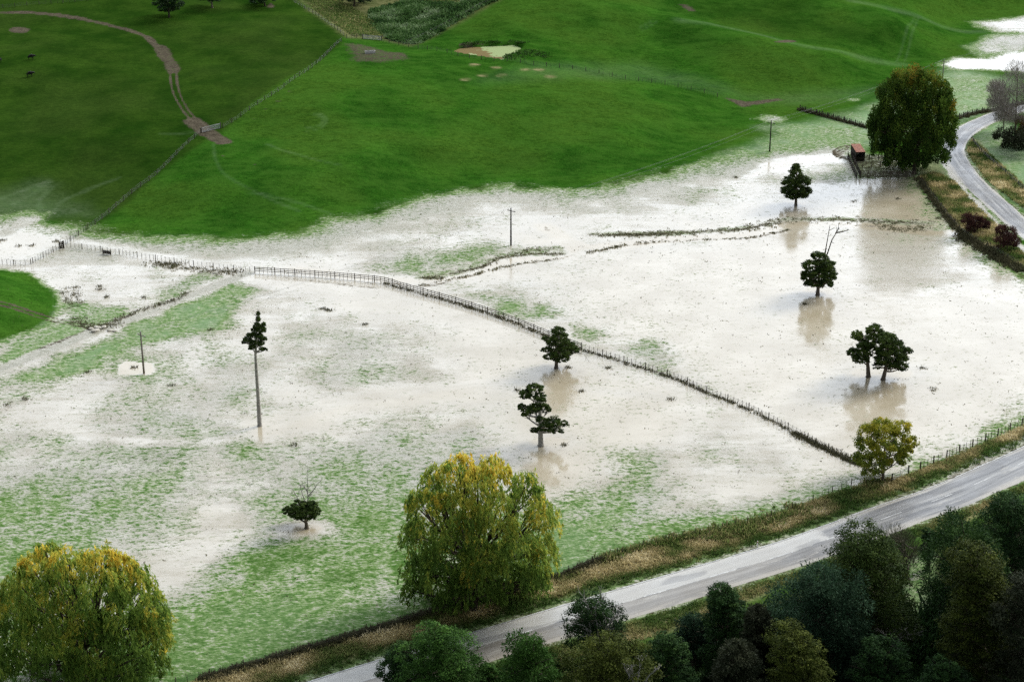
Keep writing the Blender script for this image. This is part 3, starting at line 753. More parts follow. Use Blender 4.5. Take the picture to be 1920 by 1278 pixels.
# ------------------------------------------------------------------ roads
def road_material():
    m = mat_new('wet_asphalt'); t = NT(m)
    uv = t.node('ShaderNodeUVMap').outputs[0]
    sp_ = t.node('ShaderNodeSeparateXYZ'); t.link(uv, sp_.inputs[0])
    u, v = sp_.outputs[0], sp_.outputs[1]
    P = t.pos()
    st = t.noise(t.mapping(uv, (5., .05, 1)), 1., 4, .6)
    nb = t.noise(P, .12, 4, .6); nf = t.noise(P, 6., 3, .6)
    c = t.mix(t.rng(st, .36, .64), (.10, .10, .10), (.28, .275, .262))
    tr = t.math('ABSOLUTE', t.math('SUBTRACT', t.math('ABSOLUTE', u), .48))
    c = t.mix(t.math('MULTIPLY', t.rng(tr, .02, .2, 1, 0), .5), c, (.12, .12, .124))
    ed = t.rng(t.math('ADD', t.math('ABSOLUTE', u), t.math('MULTIPLY', t.math('SUBTRACT', st, .5), .5)), .62, .86)
    c = t.mix(t.math('MULTIPLY', ed, .8), c, (.40, .37, .315))
    # old pale seal: far lane of the western stretch, with a ragged edge
    ps = t.math('MULTIPLY', t.rng(t.math('ADD', u, t.math('MULTIPLY', t.math('SUBTRACT', t.noise(t.mapping(uv, (2, .35, 1)), 1., 4), .5), .35)), -.02, .0),
                t.rng(t.math('ADD', v, t.math('MULTIPLY', t.math('SUBTRACT', nb, .5), 30.)), 88., 92., 1, 0))
    c = t.mix(t.math('MULTIPLY', ps, .8), c, (.44, .425, .385))
    br = t.math('MULTIPLY', t.rng(u, -.05, 0, 1, 0), t.rng(v, 60., 110., 1, 0))
    c = t.mix(t.math('MULTIPLY', br, .45), c, (.27, .235, .18))
    pt = t.noise(t.mapping(uv, (.8, .045, 1)), 1., 3, .5)
    c = t.mix(t.rng(pt, .54, .57, 0, .4), c, (.10, .10, .102))
    c = t.mix(t.rng(t.noise(t.mapping(uv, (3, .12, 1)), 1., 4, .7), .60, .66, 0, .5), c, (.40, .38, .33))
    c = t.mix(t.rng(nf, .5, .72, 0, .3), c, (.06, .06, .06))
    t.bsdf(Base_Color=c, Roughness=t.rng(nb, .3, .7, .38, .62), Specular_IOR_Level=.32, Normal=t.bump(nf, .015))
    return m
M_ROAD = road_material()
M_MARK = plain_mat('road_paint', (.34, .34, .33), (.60, .60, .58), 1.2, .6, .3)
def frame_of(L):
    T = np.gradient(L, axis=0); T /= np.linalg.norm(T, axis=1)[:, None]
    return np.stack([-T[:, 1], T[:, 0]], 1)
def road(name, L, W, z0):
    N = frame_of(L); us = np.linspace(-1, 1, 9)
    V = []; UV = []
    s = np.concatenate([[0], np.cumsum(np.linalg.norm(np.diff(L, axis=0), axis=1))])
    edge = (fbm(s / 4, s * 0 + W, 3) - .5) * .7
    for i in range(len(L)):
        for u in us:
            k = u * W / 2 + (edge[i] if abs(u) == 1 else 0) * np.sign(u)
            p = L[i] + N[i] * k
            V.append((p[0], p[1], z0 + .10 * (1 - u * u) + (-.09 if abs(u) == 1 else 0))); UV.append((u, s[i]))
    n = len(us)
    q = [(i * n + j, i * n + j + 1, (i + 1) * n + j + 1, (i + 1) * n + j) for i in range(len(L) - 1) for j in range(n - 1)]
    q = [f[::-1] for f in q]
    me = np_mesh(name, V, [np.array(q)], None, True)
    ul = me.uv_layers.new(name='UVMap')
    li = np.empty(len(me.loops), np.int32); me.loops.foreach_get('vertex_index', li)
    ul.data.foreach_set('uv', np.asarray(UV, np.float32)[li].ravel())
    tag(new_obj(name, me, M_ROAD), kind='structure')
    return s, N
def strip(mb, L, N, i0, i1, off, w, z):
    pts = []
    for i in range(i0, i1 + 1):
        for k in (off - w / 2, off + w / 2):
            p = L[i] + N[i] * k; pts.append((p[0], p[1], z))
    mb.add(pts, [(2 * i, 2 * i + 2, 2 * i + 3, 2 * i + 1)[::-1] for i in range(i1 - i0)])
s_, N_ = road('road', ROAD, ROAD_W, .06)
mk = MB()
for i in range(0, len(ROAD) - 3, 5): strip(mk, ROAD, N_, i, i + 2, .0, .16, .166)
for a in range(0, len(ROAD) - 12, 11): strip(mk, ROAD, N_, a, a + 10, ROAD_W / 2 - .45, .16, .092)
tag(mk.build('road_markings', M_MARK), kind='structure')
s_, N_ = road('country_lane', LANE, LANE_W, .06)

# ------------------------------------------------------------------ trees
def unit(v): return v / (np.linalg.norm(v, axis=-1, keepdims=True) + 1e-9)
def diamonds(C, A, Bv, l, w):
    n = len(C)
    V = np.stack([C - A * l[:, None] / 2, C + Bv * w[:, None] / 2, C + A * l[:, None] / 2, C - Bv * w[:, None] / 2], 1).reshape(-1, 3)
    return V, np.arange(n * 4).reshape(-1, 4)
def rdir(n, up=-1.):
    out = unit(rng.normal(size=(n * 3 + 8, 3)))
    out = out[out[:, 2] > up][:n]
    while len(out) < n: out = np.vstack([out, unit(rng.normal(size=(n, 3)))])[:n]
    return out
def crown_mesh(name, lobes, n, leaf, kind, z_lo, z_hi, tint_top=.25, tint_bias=0.):
    """lobes: (cx,cy,cz, rx,ry,rz, tint)"""
    lobes = np.array(lobes, float)
    wt = (lobes[:, 3] * lobes[:, 5]); wt /= wt.sum()
    Vs, Fs, Ts, off = [], [], [], 0
    for L, w in zip(lobes, wt):
        m = max(20, int(n * w))
        c, r, tn = L[:3], L[3:6], L[6]
        nsub = {'totara': 26, 'willow': 22, 'poplar': 20, 'twig': 8, 'soft': 18, 'loose': 14}[kind]
        sd = rdir(nsub, -.55 if kind != 'twig' else -.2)
        sc = c + sd * r * (rng.random((nsub, 1)) * .25 + .62)
        sr = r.mean() * (.26 + .2 * rng.random(nsub))
        if kind == 'totara': sr = sr * .80
        stt = rng.normal(0, .17, nsub)
        k = rng.integers(0, nsub, m)
        dv = rdir(m)
        if kind in ('totara', 'loose'):
            fl = np.array((1.15, 1.15, .5)) if kind == 'totara' else np.array((1, 1, .75))
            rad = rng.random((m, 1)) ** .45
            P = sc[k] + dv * rad * sr[k][:, None] * fl
            nrm = unit(dv * .5 + sd[k] * .3 + np.array((0, 0, .55)) + rng.normal(0, .45, (m, 3)))
            A = unit(np.cross(nrm, rng.normal(size=(m, 3)))); Bv = np.cross(nrm, A)
            l = leaf * (.7 + .7 * rng.random(m)); wd = l * .6
        elif kind == 'willow':
            # hanging strands of narrow leaves
            ns = max(4, m // 9)
            ks = rng.integers(0, nsub, ns)
            d0 = rdir(ns, -.15)
            p0 = sc[ks] + d0 * sr[ks][:, None] * (rng.random((ns, 1)) * .5 + .5)
            Ls = np.minimum(r[2] * (.25 + .5 * rng.random(ns)), 3.2)
            tt = rng.random((ns, 9))
            out = unit(np.stack([d0[:, 0] + sd[ks][:, 0], d0[:, 1] + sd[ks][:, 1], np.zeros(ns)], 1))
            P = p0[:, None, :] + np.array((0, 0, -1.)) * (tt * Ls[:, None])[..., None] + out[:, None, :] * (np.sin(tt * 1.5) * .3 * Ls[:, None])[..., None] + rng.normal(0, .12, (ns, 9, 3))
            P = P.reshape(-1, 3); m = len(P); k = np.repeat(ks, 9)
            A = unit(np.array((0, 0, -1.)) + np.repeat(out, 9, 0) * .35 + rng.normal(0, .38, (m, 3)))
            Bv = unit(np.cross(A, rng.normal(size=(m, 3)))); l = leaf * (.7 + .7 * rng.random(m)); wd = l * .30
            stt = stt; dv = np.repeat(d0, 9, 0)
        elif kind == 'poplar':
            rad = rng.random((m, 1)) ** .5
            P = sc[k] + dv * rad * sr[k][:, None] * np.array((.75, .75, 1.35))
            A = unit(np.array((0, 0, .8)) + sd[k] * .5 + rng.normal(0, .5, (m, 3)))
            Bv = unit(np.cross(A, rng.normal(size=(m, 3)))); l = leaf * (.7 + .7 * rng.random(m)); wd = l * .6
        elif kind == 'soft':
            rad = rng.random((m, 1)) ** .4
            P = sc[k] + dv * rad * sr[k][:, None] * np.array((1, 1, .85))
            A = unit(dv + sd[k] * .6 + np.array((0, 0, -.25)) + rng.normal(0, .35, (m, 3)))
            Bv = unit(np.cross(A, rng.normal(size=(m, 3)))); l = leaf * (.7 + .8 * rng.random(m)); wd = l * .38
        else:                                                       # twig
            P = c + rdir(m, -.5) * rng.random((m, 1)) ** .5 * r
            A = unit((P - c) / r + np.array((0, 0, .9)) + rng.normal(0, .35, (m, 3)))
            Bv = unit(np.cross(A, rng.normal(size=(m, 3)))); l = leaf * (.6 + .9 * rng.random(m)); wd = np.full(m, leaf * .05)
        V, Fq = diamonds(P, A, Bv, l, wd)
        Vs.append(V); Fs.append(Fq + off); off += len(V)
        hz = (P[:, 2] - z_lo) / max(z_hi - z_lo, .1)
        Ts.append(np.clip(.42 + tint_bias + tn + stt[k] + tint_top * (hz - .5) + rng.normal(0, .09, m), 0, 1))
    return np_mesh(name, np.vstack(Vs), [np.vstack(Fs)], np.concatenate(Ts))
def limb(p0, p1, sag=.15, n=6, wig=.06):
    p0, p1 = np.asarray(p0, float), np.asarray(p1, float)
    L = np.linalg.norm(p1 - p0)
    t_ = np.linspace(0, 1, n)[:, None]
    mid = (p0 + p1) / 2 + np.array((0, 0, -sag * L)) + rng.normal(0, wig * L, 3)
    return (1 - t_) ** 2 * p0 + 2 * t_ * (1 - t_) * mid + t_ ** 2 * p1
def twigs(mb, p, d, L, r, depth):
    d = np.asarray(d, float); d /= np.linalg.norm(d)
    q = p + d * L + rng.normal(0, .08 * L, 3)
    mb.tube([p, (p + q) / 2 + rng.normal(0, .05 * L, 3), q], [r, r * .8, r * .6], 4)
    if depth <= 0: return
    for _ in range(rng.integers(2, 4)):
        t_ = rng.uniform(.45, 1.)
        twigs(mb, p + (q - p) * t_, d + rng.normal(0, .55, 3) + np.array((0, 0, .15)), L * rng.uniform(.55, .8), r * .58, depth - 1)
def tree(name, label, base, lobes_px, mat, kind, n, leaf, bark=None, trunk_r=.35, cat='tree', group=None, depth=1., both=True,
         tint_top=.25, tint_bias=0., trunk_top=.62, limbs=True, trunk_px=None, yoff=0., fat=1.):
    """base: photo pixel of the foot; lobes_px: (cx,cy,rx,ry[,tint]) read off the photo, given depth in the third dimension"""
    b = U1(*base); s = scale_at(b)
    root = empty(name, b); tag(root, label, cat, group)
    lp = np.array([tuple(q) + (0,) * (5 - len(q)) for q in lobes_px], float)
    lp[:, 2:4] *= fat * (.96 if kind == 'willow' else 1.)
    cx = (lp[:, 0] - lp[:, 2]).min() / 2 + (lp[:, 0] + lp[:, 2]).max() / 2
    cy = (lp[:, 1] - lp[:, 3]).min() / 2 + (lp[:, 1] + lp[:, 3]).max() / 2
    hx = cx - (lp[:, 0] - lp[:, 2]).min(); hy = cy - (lp[:, 1] - lp[:, 3]).min()
    ry = hx / s * depth
    Ls = []
    for q in lp:
        rho = min(1., math.hypot((q[0] - cx) / hx, (q[1] - cy) / hy))
        dd = math.sqrt(max(0., 1 - rho * rho)) * ry * .72
        for sgn in ((-1, 1) if (both and dd > q[2] / s * .6) else (rng.choice((-1, 1)) * .4,)):
            y = b.y + yoff + sgn * dd * rng.uniform(.8, 1.05)
            X, Z = at_y(q[0], q[1], y)
            k = y / b.y
            if sgn > 0.5: Z = Z - (y - b.y) * .12
            r = q[2] / s * k
            Ls.append((X - b.x, y - b.y, float(Z) - b.z, r, r * rng.uniform(.9, 1.1), q[3] / s / .93 * k, q[4] + rng.normal(0, .03)))
    Ls = np.array(Ls)
    Ls[:, 2] = np.maximum(Ls[:, 2], Ls[:, 5] * .55)
    zl, zh = (Ls[:, 2] - Ls[:, 5]).min(), (Ls[:, 2] + Ls[:, 5]).max()
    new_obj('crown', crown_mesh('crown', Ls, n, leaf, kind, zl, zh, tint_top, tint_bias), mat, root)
    if bark is not None:
        mb = MB(); C = Ls[:, :3].mean(0)
        if trunk_px:
            path = [np.array((0, 0, -.3))]
            for q in trunk_px:
                X, Z = at_y(q[0], q[1], b.y); path.append(np.array((X - b.x, 0, Z - b.z)))
            path = np.array(path)
        else:
            top = np.array((C[0] * .8, C[1] * .5, zl + (zh - zl) * trunk_top))
            path = np.array([(0, 0, -.3), (0, 0, .25), top * (.3, .3, .35), top * (.65, .65, .7), top])
        rr = np.linspace(1, .35, len(path)) * trunk_r
        rr[0] *= 1.6
        if len(path) > 2: rr[1] *= 1.12
        mb.tube(path, rr, 8)
        new = mb.build('trunk', bark, root, True)
        if limbs:
            lb = MB()
            for q in Ls:
                zt = np.clip(q[2] - max(.25 * abs(q[0]) + .25 * abs(q[1]), .4), path[min(2, len(path) - 1)][2] * .7, path[-1][2])
                p0 = np.array([np.interp(zt, path[:, 2], path[:, i]) for i in range(3)])
                r0 = trunk_r * .42
                pts = limb(p0, q[:3])
                lb.tube(pts, np.linspace(r0, r0 * .25, len(pts)), 5)
                for _ in range(3):
                    e = q[:3] + rdir(1)[0] * q[3:6] * .8
                    lb.tube([pts[3], (pts[3] + e) / 2 + (0, 0, .1), e], [r0 * .4, r0 * .3, r0 * .12], 4)
            lb.build('branches', bark, root, True)
    return root, b, s
def bare(root, b, name, mat, strokes, r, depth=2, spread=.6, tw=.45, dy=0.):
    """bare boughs traced as pixel lines, with side twigs"""
    mb = MB()
    for L in strokes:
        pts = []
        for q in L:
            X, Z = at_y(q[0], q[1], b.y + dy); pts.append(np.array((X - b.x, dy + rng.normal(0, .15), Z - b.z)))
        pts = np.array(pts); n = len(pts)
        mb.tube(pts, np.linspace(r, r * .35, n), 5)
        if depth > 0:
            for i in range(n - 1):
                for _ in range(2):
                    t_ = rng.random(); p = pts[i] * (1 - t_) + pts[i + 1] * t_
                    d = unit(pts[i + 1] - pts[i]) + rng.normal(0, spread, 3)
                    twigs(mb, p, d, min(tw * np.linalg.norm(pts[-1] - pts[0]), 1.5) * rng.uniform(.5, 1.), r * .4, depth - 1)
    return mb.build(name, mat, root, True)

# the two willows
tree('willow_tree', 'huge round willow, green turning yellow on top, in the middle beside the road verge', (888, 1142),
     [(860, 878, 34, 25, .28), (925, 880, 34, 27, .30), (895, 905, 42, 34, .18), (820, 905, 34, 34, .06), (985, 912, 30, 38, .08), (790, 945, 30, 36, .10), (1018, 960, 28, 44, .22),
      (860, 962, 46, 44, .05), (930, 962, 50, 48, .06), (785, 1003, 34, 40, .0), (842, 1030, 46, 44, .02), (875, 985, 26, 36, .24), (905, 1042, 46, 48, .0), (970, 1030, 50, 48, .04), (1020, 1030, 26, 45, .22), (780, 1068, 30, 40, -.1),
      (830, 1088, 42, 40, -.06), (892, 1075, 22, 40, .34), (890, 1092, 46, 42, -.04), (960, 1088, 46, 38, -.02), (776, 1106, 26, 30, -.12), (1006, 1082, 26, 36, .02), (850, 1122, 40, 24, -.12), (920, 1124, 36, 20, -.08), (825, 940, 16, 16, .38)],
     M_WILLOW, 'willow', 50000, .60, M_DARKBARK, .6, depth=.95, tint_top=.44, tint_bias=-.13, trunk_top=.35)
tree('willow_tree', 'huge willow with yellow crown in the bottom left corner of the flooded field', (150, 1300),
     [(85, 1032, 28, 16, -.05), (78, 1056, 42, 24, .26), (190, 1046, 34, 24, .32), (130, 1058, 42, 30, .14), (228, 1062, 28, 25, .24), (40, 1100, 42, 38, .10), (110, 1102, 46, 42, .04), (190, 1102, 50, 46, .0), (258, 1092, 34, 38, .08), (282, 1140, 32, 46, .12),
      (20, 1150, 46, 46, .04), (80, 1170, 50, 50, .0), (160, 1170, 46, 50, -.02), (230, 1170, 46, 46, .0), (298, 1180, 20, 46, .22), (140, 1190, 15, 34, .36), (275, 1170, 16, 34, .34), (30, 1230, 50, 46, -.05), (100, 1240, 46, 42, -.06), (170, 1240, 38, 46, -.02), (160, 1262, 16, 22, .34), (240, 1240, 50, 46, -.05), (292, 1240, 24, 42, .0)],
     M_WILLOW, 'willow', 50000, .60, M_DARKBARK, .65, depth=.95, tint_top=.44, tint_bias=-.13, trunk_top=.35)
# big poplar by the stockyard
tree('poplar_tree', 'big dense dark green poplar with orange top beside the stockyard and lane', (1714, 326),
     [(1712, 143, 22, 16, .23), (1740, 150, 24, 18, .22), (1690, 152, 24, 18, .16), (1765, 170, 20, 20, .11), (1665, 172, 22, 20, .02), (1710, 172, 34, 26, .06), (1750, 190, 28, 26, .08), (1680, 200, 30, 28, -.06), (1720, 212, 32, 30, .02), (1772, 200, 20, 26, .12),
      (1655, 215, 22, 24, -.12), (1778, 228, 20, 24, .1), (1745, 235, 30, 28, .10), (1700, 240, 34, 28, -.06), (1655, 248, 26, 24, -.14), (1640, 235, 14, 22, -.1), (1770, 258, 24, 22, .04), (1730, 268, 32, 26, -.02), (1685, 275, 32, 24, -.12), (1652, 272, 20, 20, -.12), (1755, 288, 28, 20, -.04), (1715, 298, 32, 18, -.14), (1680, 300, 24, 12, -.14)],  # lobe tints paint in a sunlit right side and shaded lower left
     M_POPLAR, 'poplar', 70000, .52, M_DARKBARK, .6, tint_top=.22, tint_bias=-.02, trunk_top=.6, fat=1.1)
# yellow roadside tree
tree('roadside_tree', 'rounded yellow green tree on the road verge beside the metal gate', (1655, 903),
     [(1655, 797, 20, 15, .1), (1690, 803, 18, 15, .14), (1630, 808, 18, 15, .0), (1703, 828, 15, 15, .15), (1660, 828, 25, 18, .0), (1622, 832, 18, 16, -.05), (1618, 860, 18, 17, -.08), (1646, 860, 20, 17, .04), (1680, 856, 18, 17, .0), (1636, 880, 20, 9, -.05), (1698, 848, 14, 12, .05)],
     M_YELLOW, 'loose', 15000, .34, M_BARK, .28, trunk_top=.6, fat=1.22)
# evergreens standing in the flood
TOT = dict(fat=1.1, mat=M_TOTARA, kind='totara', bark=M_BARK, group='evergreen trees standing in the flood')
tree('evergreen_tree', 'dark cone-shaped evergreen in the flood, nearest the stockyard', (1492, 385),
     [(1493, 313, 8, 7), (1493, 325, 13, 10), (1480, 341, 14, 10), (1507, 339, 14, 10), (1475, 357, 12, 9), (1494, 353, 16, 11), (1511, 357, 11, 9), (1487, 366, 16, 6), (1503, 366, 12, 5)], n=16200, leaf=0.38, trunk_r=.4, **TOT)
r_, b_, _ = tree('evergreen_tree', 'round evergreen with bare dead boughs sticking up above its crown', (1533, 553),
     [(1535, 481, 15, 8), (1521, 497, 17, 9), (1550, 496, 17, 10), (1514, 516, 12, 10), (1535, 513, 17, 12), (1556, 515, 13, 11), (1525, 530, 16, 7), (1549, 530, 14, 8)], n=16200, leaf=0.36, trunk_r=.45, **TOT)
bare(r_, b_, 'dead_boughs', M_GREYWOOD, [[(1540, 500), (1546, 478), (1551, 450), (1556, 424)], [(1542, 500), (1551, 475), (1560, 450), (1569, 434), (1573, 427)], [(1566, 436), (1580, 434), (1592, 431)]], .16, 1, .5, .22)
tree('evergreen_tree', 'left evergreen of the close pair, grey thinning top branch, taller trunk in puddle', (1628, 706),
     [(1640, 620, 15, 14), (1607, 628, 11, 10, .3), (1628, 640, 15, 12), (1600, 660, 11, 9), (1614, 671, 17, 7), (1632, 655, 17, 12), (1618, 650, 12, 9)], n=11340, leaf=0.32, trunk_r=.45, **TOT)
tree('evergreen_tree', 'right evergreen of the close pair, wide crown leaning right over the puddle', (1656, 711),
     [(1662, 636, 19, 14), (1681, 648, 17, 12), (1702, 657, 9, 6), (1664, 656, 20, 12), (1690, 668, 15, 10), (1652, 672, 14, 9), (1672, 679, 18, 10), (1690, 686, 13, 8), (1645, 686, 10, 6)], n=15120, leaf=0.32, trunk_r=.45, **TOT)
r_, b_, _ = tree('evergreen_tree', 'layered spreading evergreen standing right beside the rail fence', (1043, 690),
     [(1046, 619, 13, 6), (1050, 631, 15, 8), (1035, 639, 12, 7), (1064, 646, 15, 9), (1041, 650, 13, 8), (1024, 655, 10, 5), (1052, 660, 20, 7), (1076, 656, 10, 7), (1030, 668, 12, 4), (1052, 671, 17, 4), (1022, 634, 7, 4)], n=14040, leaf=0.29, trunk_r=.38, **TOT)
bare(r_, b_, 'dead_boughs', M_PALEBARK, [[(1068, 662), (1084, 660), (1096, 664), (1104, 676)]], .07, 2, .6, .3)
tree('evergreen_tree', 'two-tiered evergreen with pale flared trunk behind the middle willow', (1014, 835),
     [(1003, 727, 17, 8), (985, 738, 13, 9), (1012, 744, 13, 10), (978, 763, 9, 8), (1000, 764, 16, 10), (1018, 762, 11, 9), (984, 775, 7, 6), (1028, 765, 6, 5), (1015, 786, 11, 7), (1036, 790, 19, 9), (1058, 794, 10, 7), (1022, 801, 17, 7), (1046, 807, 13, 5), (1003, 805, 9, 4)],
     n=17550, leaf=0.27, trunk_r=.5, trunk_px=[(1014, 832), (1013, 800), (1012, 760), (1008, 735)], mat=M_TOTARA, kind='totara', bark=M_PALEBARK, group=TOT['group'])
r_, b_, _ = tree('evergreen_tree', 'stunted flat dark evergreen with leafless grey spire, standing in a small puddle', (575, 990),
     [(542, 957, 13, 7), (560, 946, 14, 8), (585, 948, 13, 9), (572, 958, 17, 7), (592, 957, 9, 7), (580, 966, 14, 4), (556, 964, 14, 5)], n=14040, leaf=0.22, trunk_r=.32, **TOT)
bare(r_, b_, 'dead_boughs', M_PALEBARK, [[(576, 965), (577, 935), (577, 910), (576, 888)], [(575, 950), (567, 925), (562, 908)], [(575, 950), (560, 935), (548, 915)], [(577, 930), (590, 915), (596, 905)], [(577, 920), (566, 905)]], .10, 3, .6, .4)
r_, b_, _ = tree('evergreen_tree', 'very tall slender tree with long bare trunk and small dark tuft of crown', (487, 798),
     [(484, 598, 5, 6), (482, 610, 8, 6), (491, 617, 8, 7), (476, 627, 7, 6), (486, 631, 9, 7), (463, 636, 8, 6), (475, 642, 8, 6), (488, 643, 8, 6), (457, 641, 4, 4), (472, 651, 7, 5), (491, 654, 7, 4), (497, 656, 5, 4), (468, 628, 6, 5), (484, 588, 4, 5), (494, 608, 5, 5), (478, 618, 8, 7), (496, 635, 5, 5)],
     fat=1.02, n=12420, leaf=0.24, trunk_r=.40, trunk_px=[(487, 796), (484, 745), (481, 700), (479, 665), (481, 620), (482, 595)], mat=M_TOTARA, kind='totara', bark=M_PALEBARK, group=TOT['group'])
bare(r_, b_, 'bare_twigs', M_GREYWOOD, [[(483, 600), (478, 584)], [(483, 600), (486, 580)]], .06, 2, .5, .5)

# trees at the top edge of the hill
HG = 'dark trees along the top of the hill'
tree('hill_tree', 'round dark tree on the hill beside the dirt track bend', (317, 33), [(300, 3, 16, 12), (316, -2, 18, 14), (332, 4, 14, 11), (310, 14, 18, 9), (326, 14, 14, 8), (316, -16, 16, 10)], M_PINE, 'totara', 8820, 0.41, M_DARKBARK, .35, group=HG)
tree('hill_tree', 'dark tree half cut off by the top edge with short pale trunk showing', (398, 15), [(385, -6, 15, 9), (400, -3, 15, 8), (398, -18, 20, 12)], M_PINE, 'totara', 5250, 0.41, M_BARK, .35, group=HG)
tree('hill_tree', 'low dark bushy tree above the small bare patch at the hilltop fence', (497, 12), [(482, 1, 16, 8), (500, -4, 18, 9), (490, -14, 22, 10)], M_PINE, 'totara', 5250, 0.41, M_DARKBARK, .3, group=HG)
tree('hill_tree', 'near-black tree in the scrubby gully between two fences', (664, 12), [(645, -5, 14, 10), (665, -4, 18, 11), (685, 0, 14, 8), (665, -18, 22, 12)], M_PINE, 'totara', 5460, 0.41, M_DARKBARK, .35, group=HG, tint_bias=-.2)
# right edge, beyond the lane
RG = 'trees and shrubs across the lane'
def bare_tree(label, base, lobes, h_px, r=.3, tb=0.):
    r_, b_, s = tree('bare_tree', label, base, lobes, M_GREYTWIG, 'twig', 6500, 1.4, M_BARK, r, group=RG, tint_bias=tb, trunk_top=.75)
    return r_
bare_tree('tall grey leafless tree at the right edge above the lane bend', (1902, 272), [(1905, 135, 22, 26), (1890, 170, 30, 34), (1925, 170, 30, 40), (1880, 205, 26, 30), (1910, 220, 34, 36)], 0)
bare_tree('smaller grey leafless tree overhanging the far end of the lane', (1882, 250), [(1868, 165, 18, 16), (1872, 190, 22, 24), (1885, 218, 22, 22)], 0, .2, .08)
tree('roadside_shrub', 'dark brown leafless thicket under the grey trees at the right edge', (1905, 283), [(1880, 252, 18, 14), (1905, 256, 24, 18), (1935, 260, 26, 20), (1900, 272, 26, 10)], M_BROWN, 'soft', 9360, 0.45, M_DARKBARK, .15, 'shrub', RG, tint_bias=-.12)
tree('roadside_shrub', 'rust coloured shrub at the right edge, halfway up the grey thicket', (1922, 268), [(1912, 228, 10, 10), (1925, 240, 16, 14), (1915, 250, 12, 10)], M_RUSTLEAF, 'soft', 3960, 0.38, M_DARKBARK, .12, 'shrub', RG, yoff=-4)
for lab, base, lob in (('dull maroon shrub on the lane verge, left of the redder one', (1828, 438), [(1815, 410, 14, 12), (1830, 414, 16, 14), (1845, 420, 12, 11), (1822, 426, 16, 9)]),
                       ('reddish maroon shrub on the lane verge, closest to the frame edge', (1888, 470), [(1878, 432, 12, 12), (1892, 440, 16, 14), (1880, 452, 16, 12), (1900, 452, 14, 11)])):
    tree('roadside_shrub', lab, base, lob, M_MAROON, 'soft', 6480, 0.34, M_DARKBARK, .12, 'shrub', 'maroon shrubs on the lane verge', tint_bias=(-.1 if base[0] < 1850 else .02))

# the bush on the near side of the road
FG = 'dense trees on the near side of the road'
def auto_lobes(x0, x1, y0, y1, n=13, shape=1., seed=0):
    r = np.random.default_rng(seed + 100)
    cx, hw = (x0 + x1) / 2, (x1 - x0) / 2; out = []
    for i in range(n):
        f = (i + .5) / n                                            # 0 top, 1 bottom
        yy = y0 + (y1 - y0) * (.10 + .82 * f)
        half = hw * min(1., (.30 + .95 * f ** .75)) if shape >= 1 else hw * math.sqrt(max(.05, 1 - (2 * f - 1.05) ** 2))
        x = cx + half * .68 * (((i * .618) % 1) * 2 - 1) + r.normal(0, hw * .05)
        rr = hw * r.uniform(.30, .48)
        out.append((x, yy, rr, rr * .8, r.normal(0, .05)))
    return out
def bush_tree(label, box, base, mat, kind, n, leaf, seed, shape=1., bark=M_DARKBARK, tb=0., nl=13, tt=.3, name='forest_tree'):
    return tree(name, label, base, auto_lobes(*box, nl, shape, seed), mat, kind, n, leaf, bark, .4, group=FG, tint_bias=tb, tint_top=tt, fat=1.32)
bush_tree('rounded mid green tree covering the road, furthest left of the roadside bush', (742, 905, 1172, 1330), (835, 1372), M_BRIGHT, 'totara', 42000, 0.24, 1, .5, nl=18)
bush_tree('darker tree tucked behind the left side of the round green tree', (708, 800, 1205, 1320), (752, 1350), M_PINE, 'totara', 18900, 0.24, 2, .5, tb=-.05)
bush_tree('small fresh green bush between two larger trees at the bottom edge', (888, 945, 1240, 1310), (915, 1325), M_BRIGHT, 'totara', 10500, 0.22, 3, .5, tb=.06, nl=9)
bush_tree('thin airy green tree poking up in front of the road', (930, 1062, 1190, 1345), (995, 1385), M_BRIGHT, 'soft', 25200, 0.32, 4, 1, bark=M_BARK, tb=-.06, nl=15)
r_, b_, _ = bush_tree('dark shrubby tree with pale crooked bare boughs standing over the road edge', (1052, 1182, 1122, 1215), (1118, 1250), M_PINE, 'totara', 18900, 0.23, 5, .5, tb=-.08)
bare(r_, b_, 'dead_boughs', M_PALEBARK, [[(1112, 1215), (1108, 1185), (1104, 1160), (1102, 1130)], [(1108, 1188), (1095, 1170), (1075, 1168)], [(1122, 1215), (1120, 1170), (1115, 1138), (1122, 1125)], [(1135, 1200), (1136, 1170), (1130, 1145)], [(1130, 1195), (1145, 1165), (1160, 1150)]], .14, 3, .55, .32, -4.2)
bush_tree('broad olive green tree at the bottom, in front of the pale bare boughs', (1045, 1235, 1188, 1370), (1140, 1420), M_OLIVE, 'totara', 50400, 0.24, 6, .5, tb=-.06, nl=20)
def dead_tree(label, base, strokes, r, mat=M_PALEBARK):
    b = U1(*base); root = empty('dead_tree', b); tag(root, label, 'tree', 'dead trees in the roadside bush')
    bare(root, b, 'trunk', mat, strokes, r, 3, .6, .4)
dead_tree('white lichen-covered dead tree poking up at the bottom edge', (1195, 1470), [[(1195, 1470), (1196, 1320), (1195, 1280), (1200, 1246)], [(1195, 1290), (1180, 1265), (1170, 1250)], [(1196, 1300), (1212, 1275), (1220, 1262)], [(1195, 1290), (1188, 1270), (1184, 1246)]], .16)
dead_tree('grey dead tree with spreading crooked top among the dark trees on the right', (1665, 1300), [[(1665, 1300), (1670, 1240), (1674, 1200), (1668, 1180)], [(1673, 1220), (1690, 1195), (1708, 1185)], [(1674, 1200), (1692, 1182), (1702, 1176)], [(1672, 1210), (1660, 1190), (1652, 1180)]], .15)
bush_tree('plain dark green tree right of the olive tree at the bottom edge', (1205, 1305, 1182, 1330), (1255, 1370), M_PINE, 'totara', 27300, 0.24, 7, .5, tb=.06)
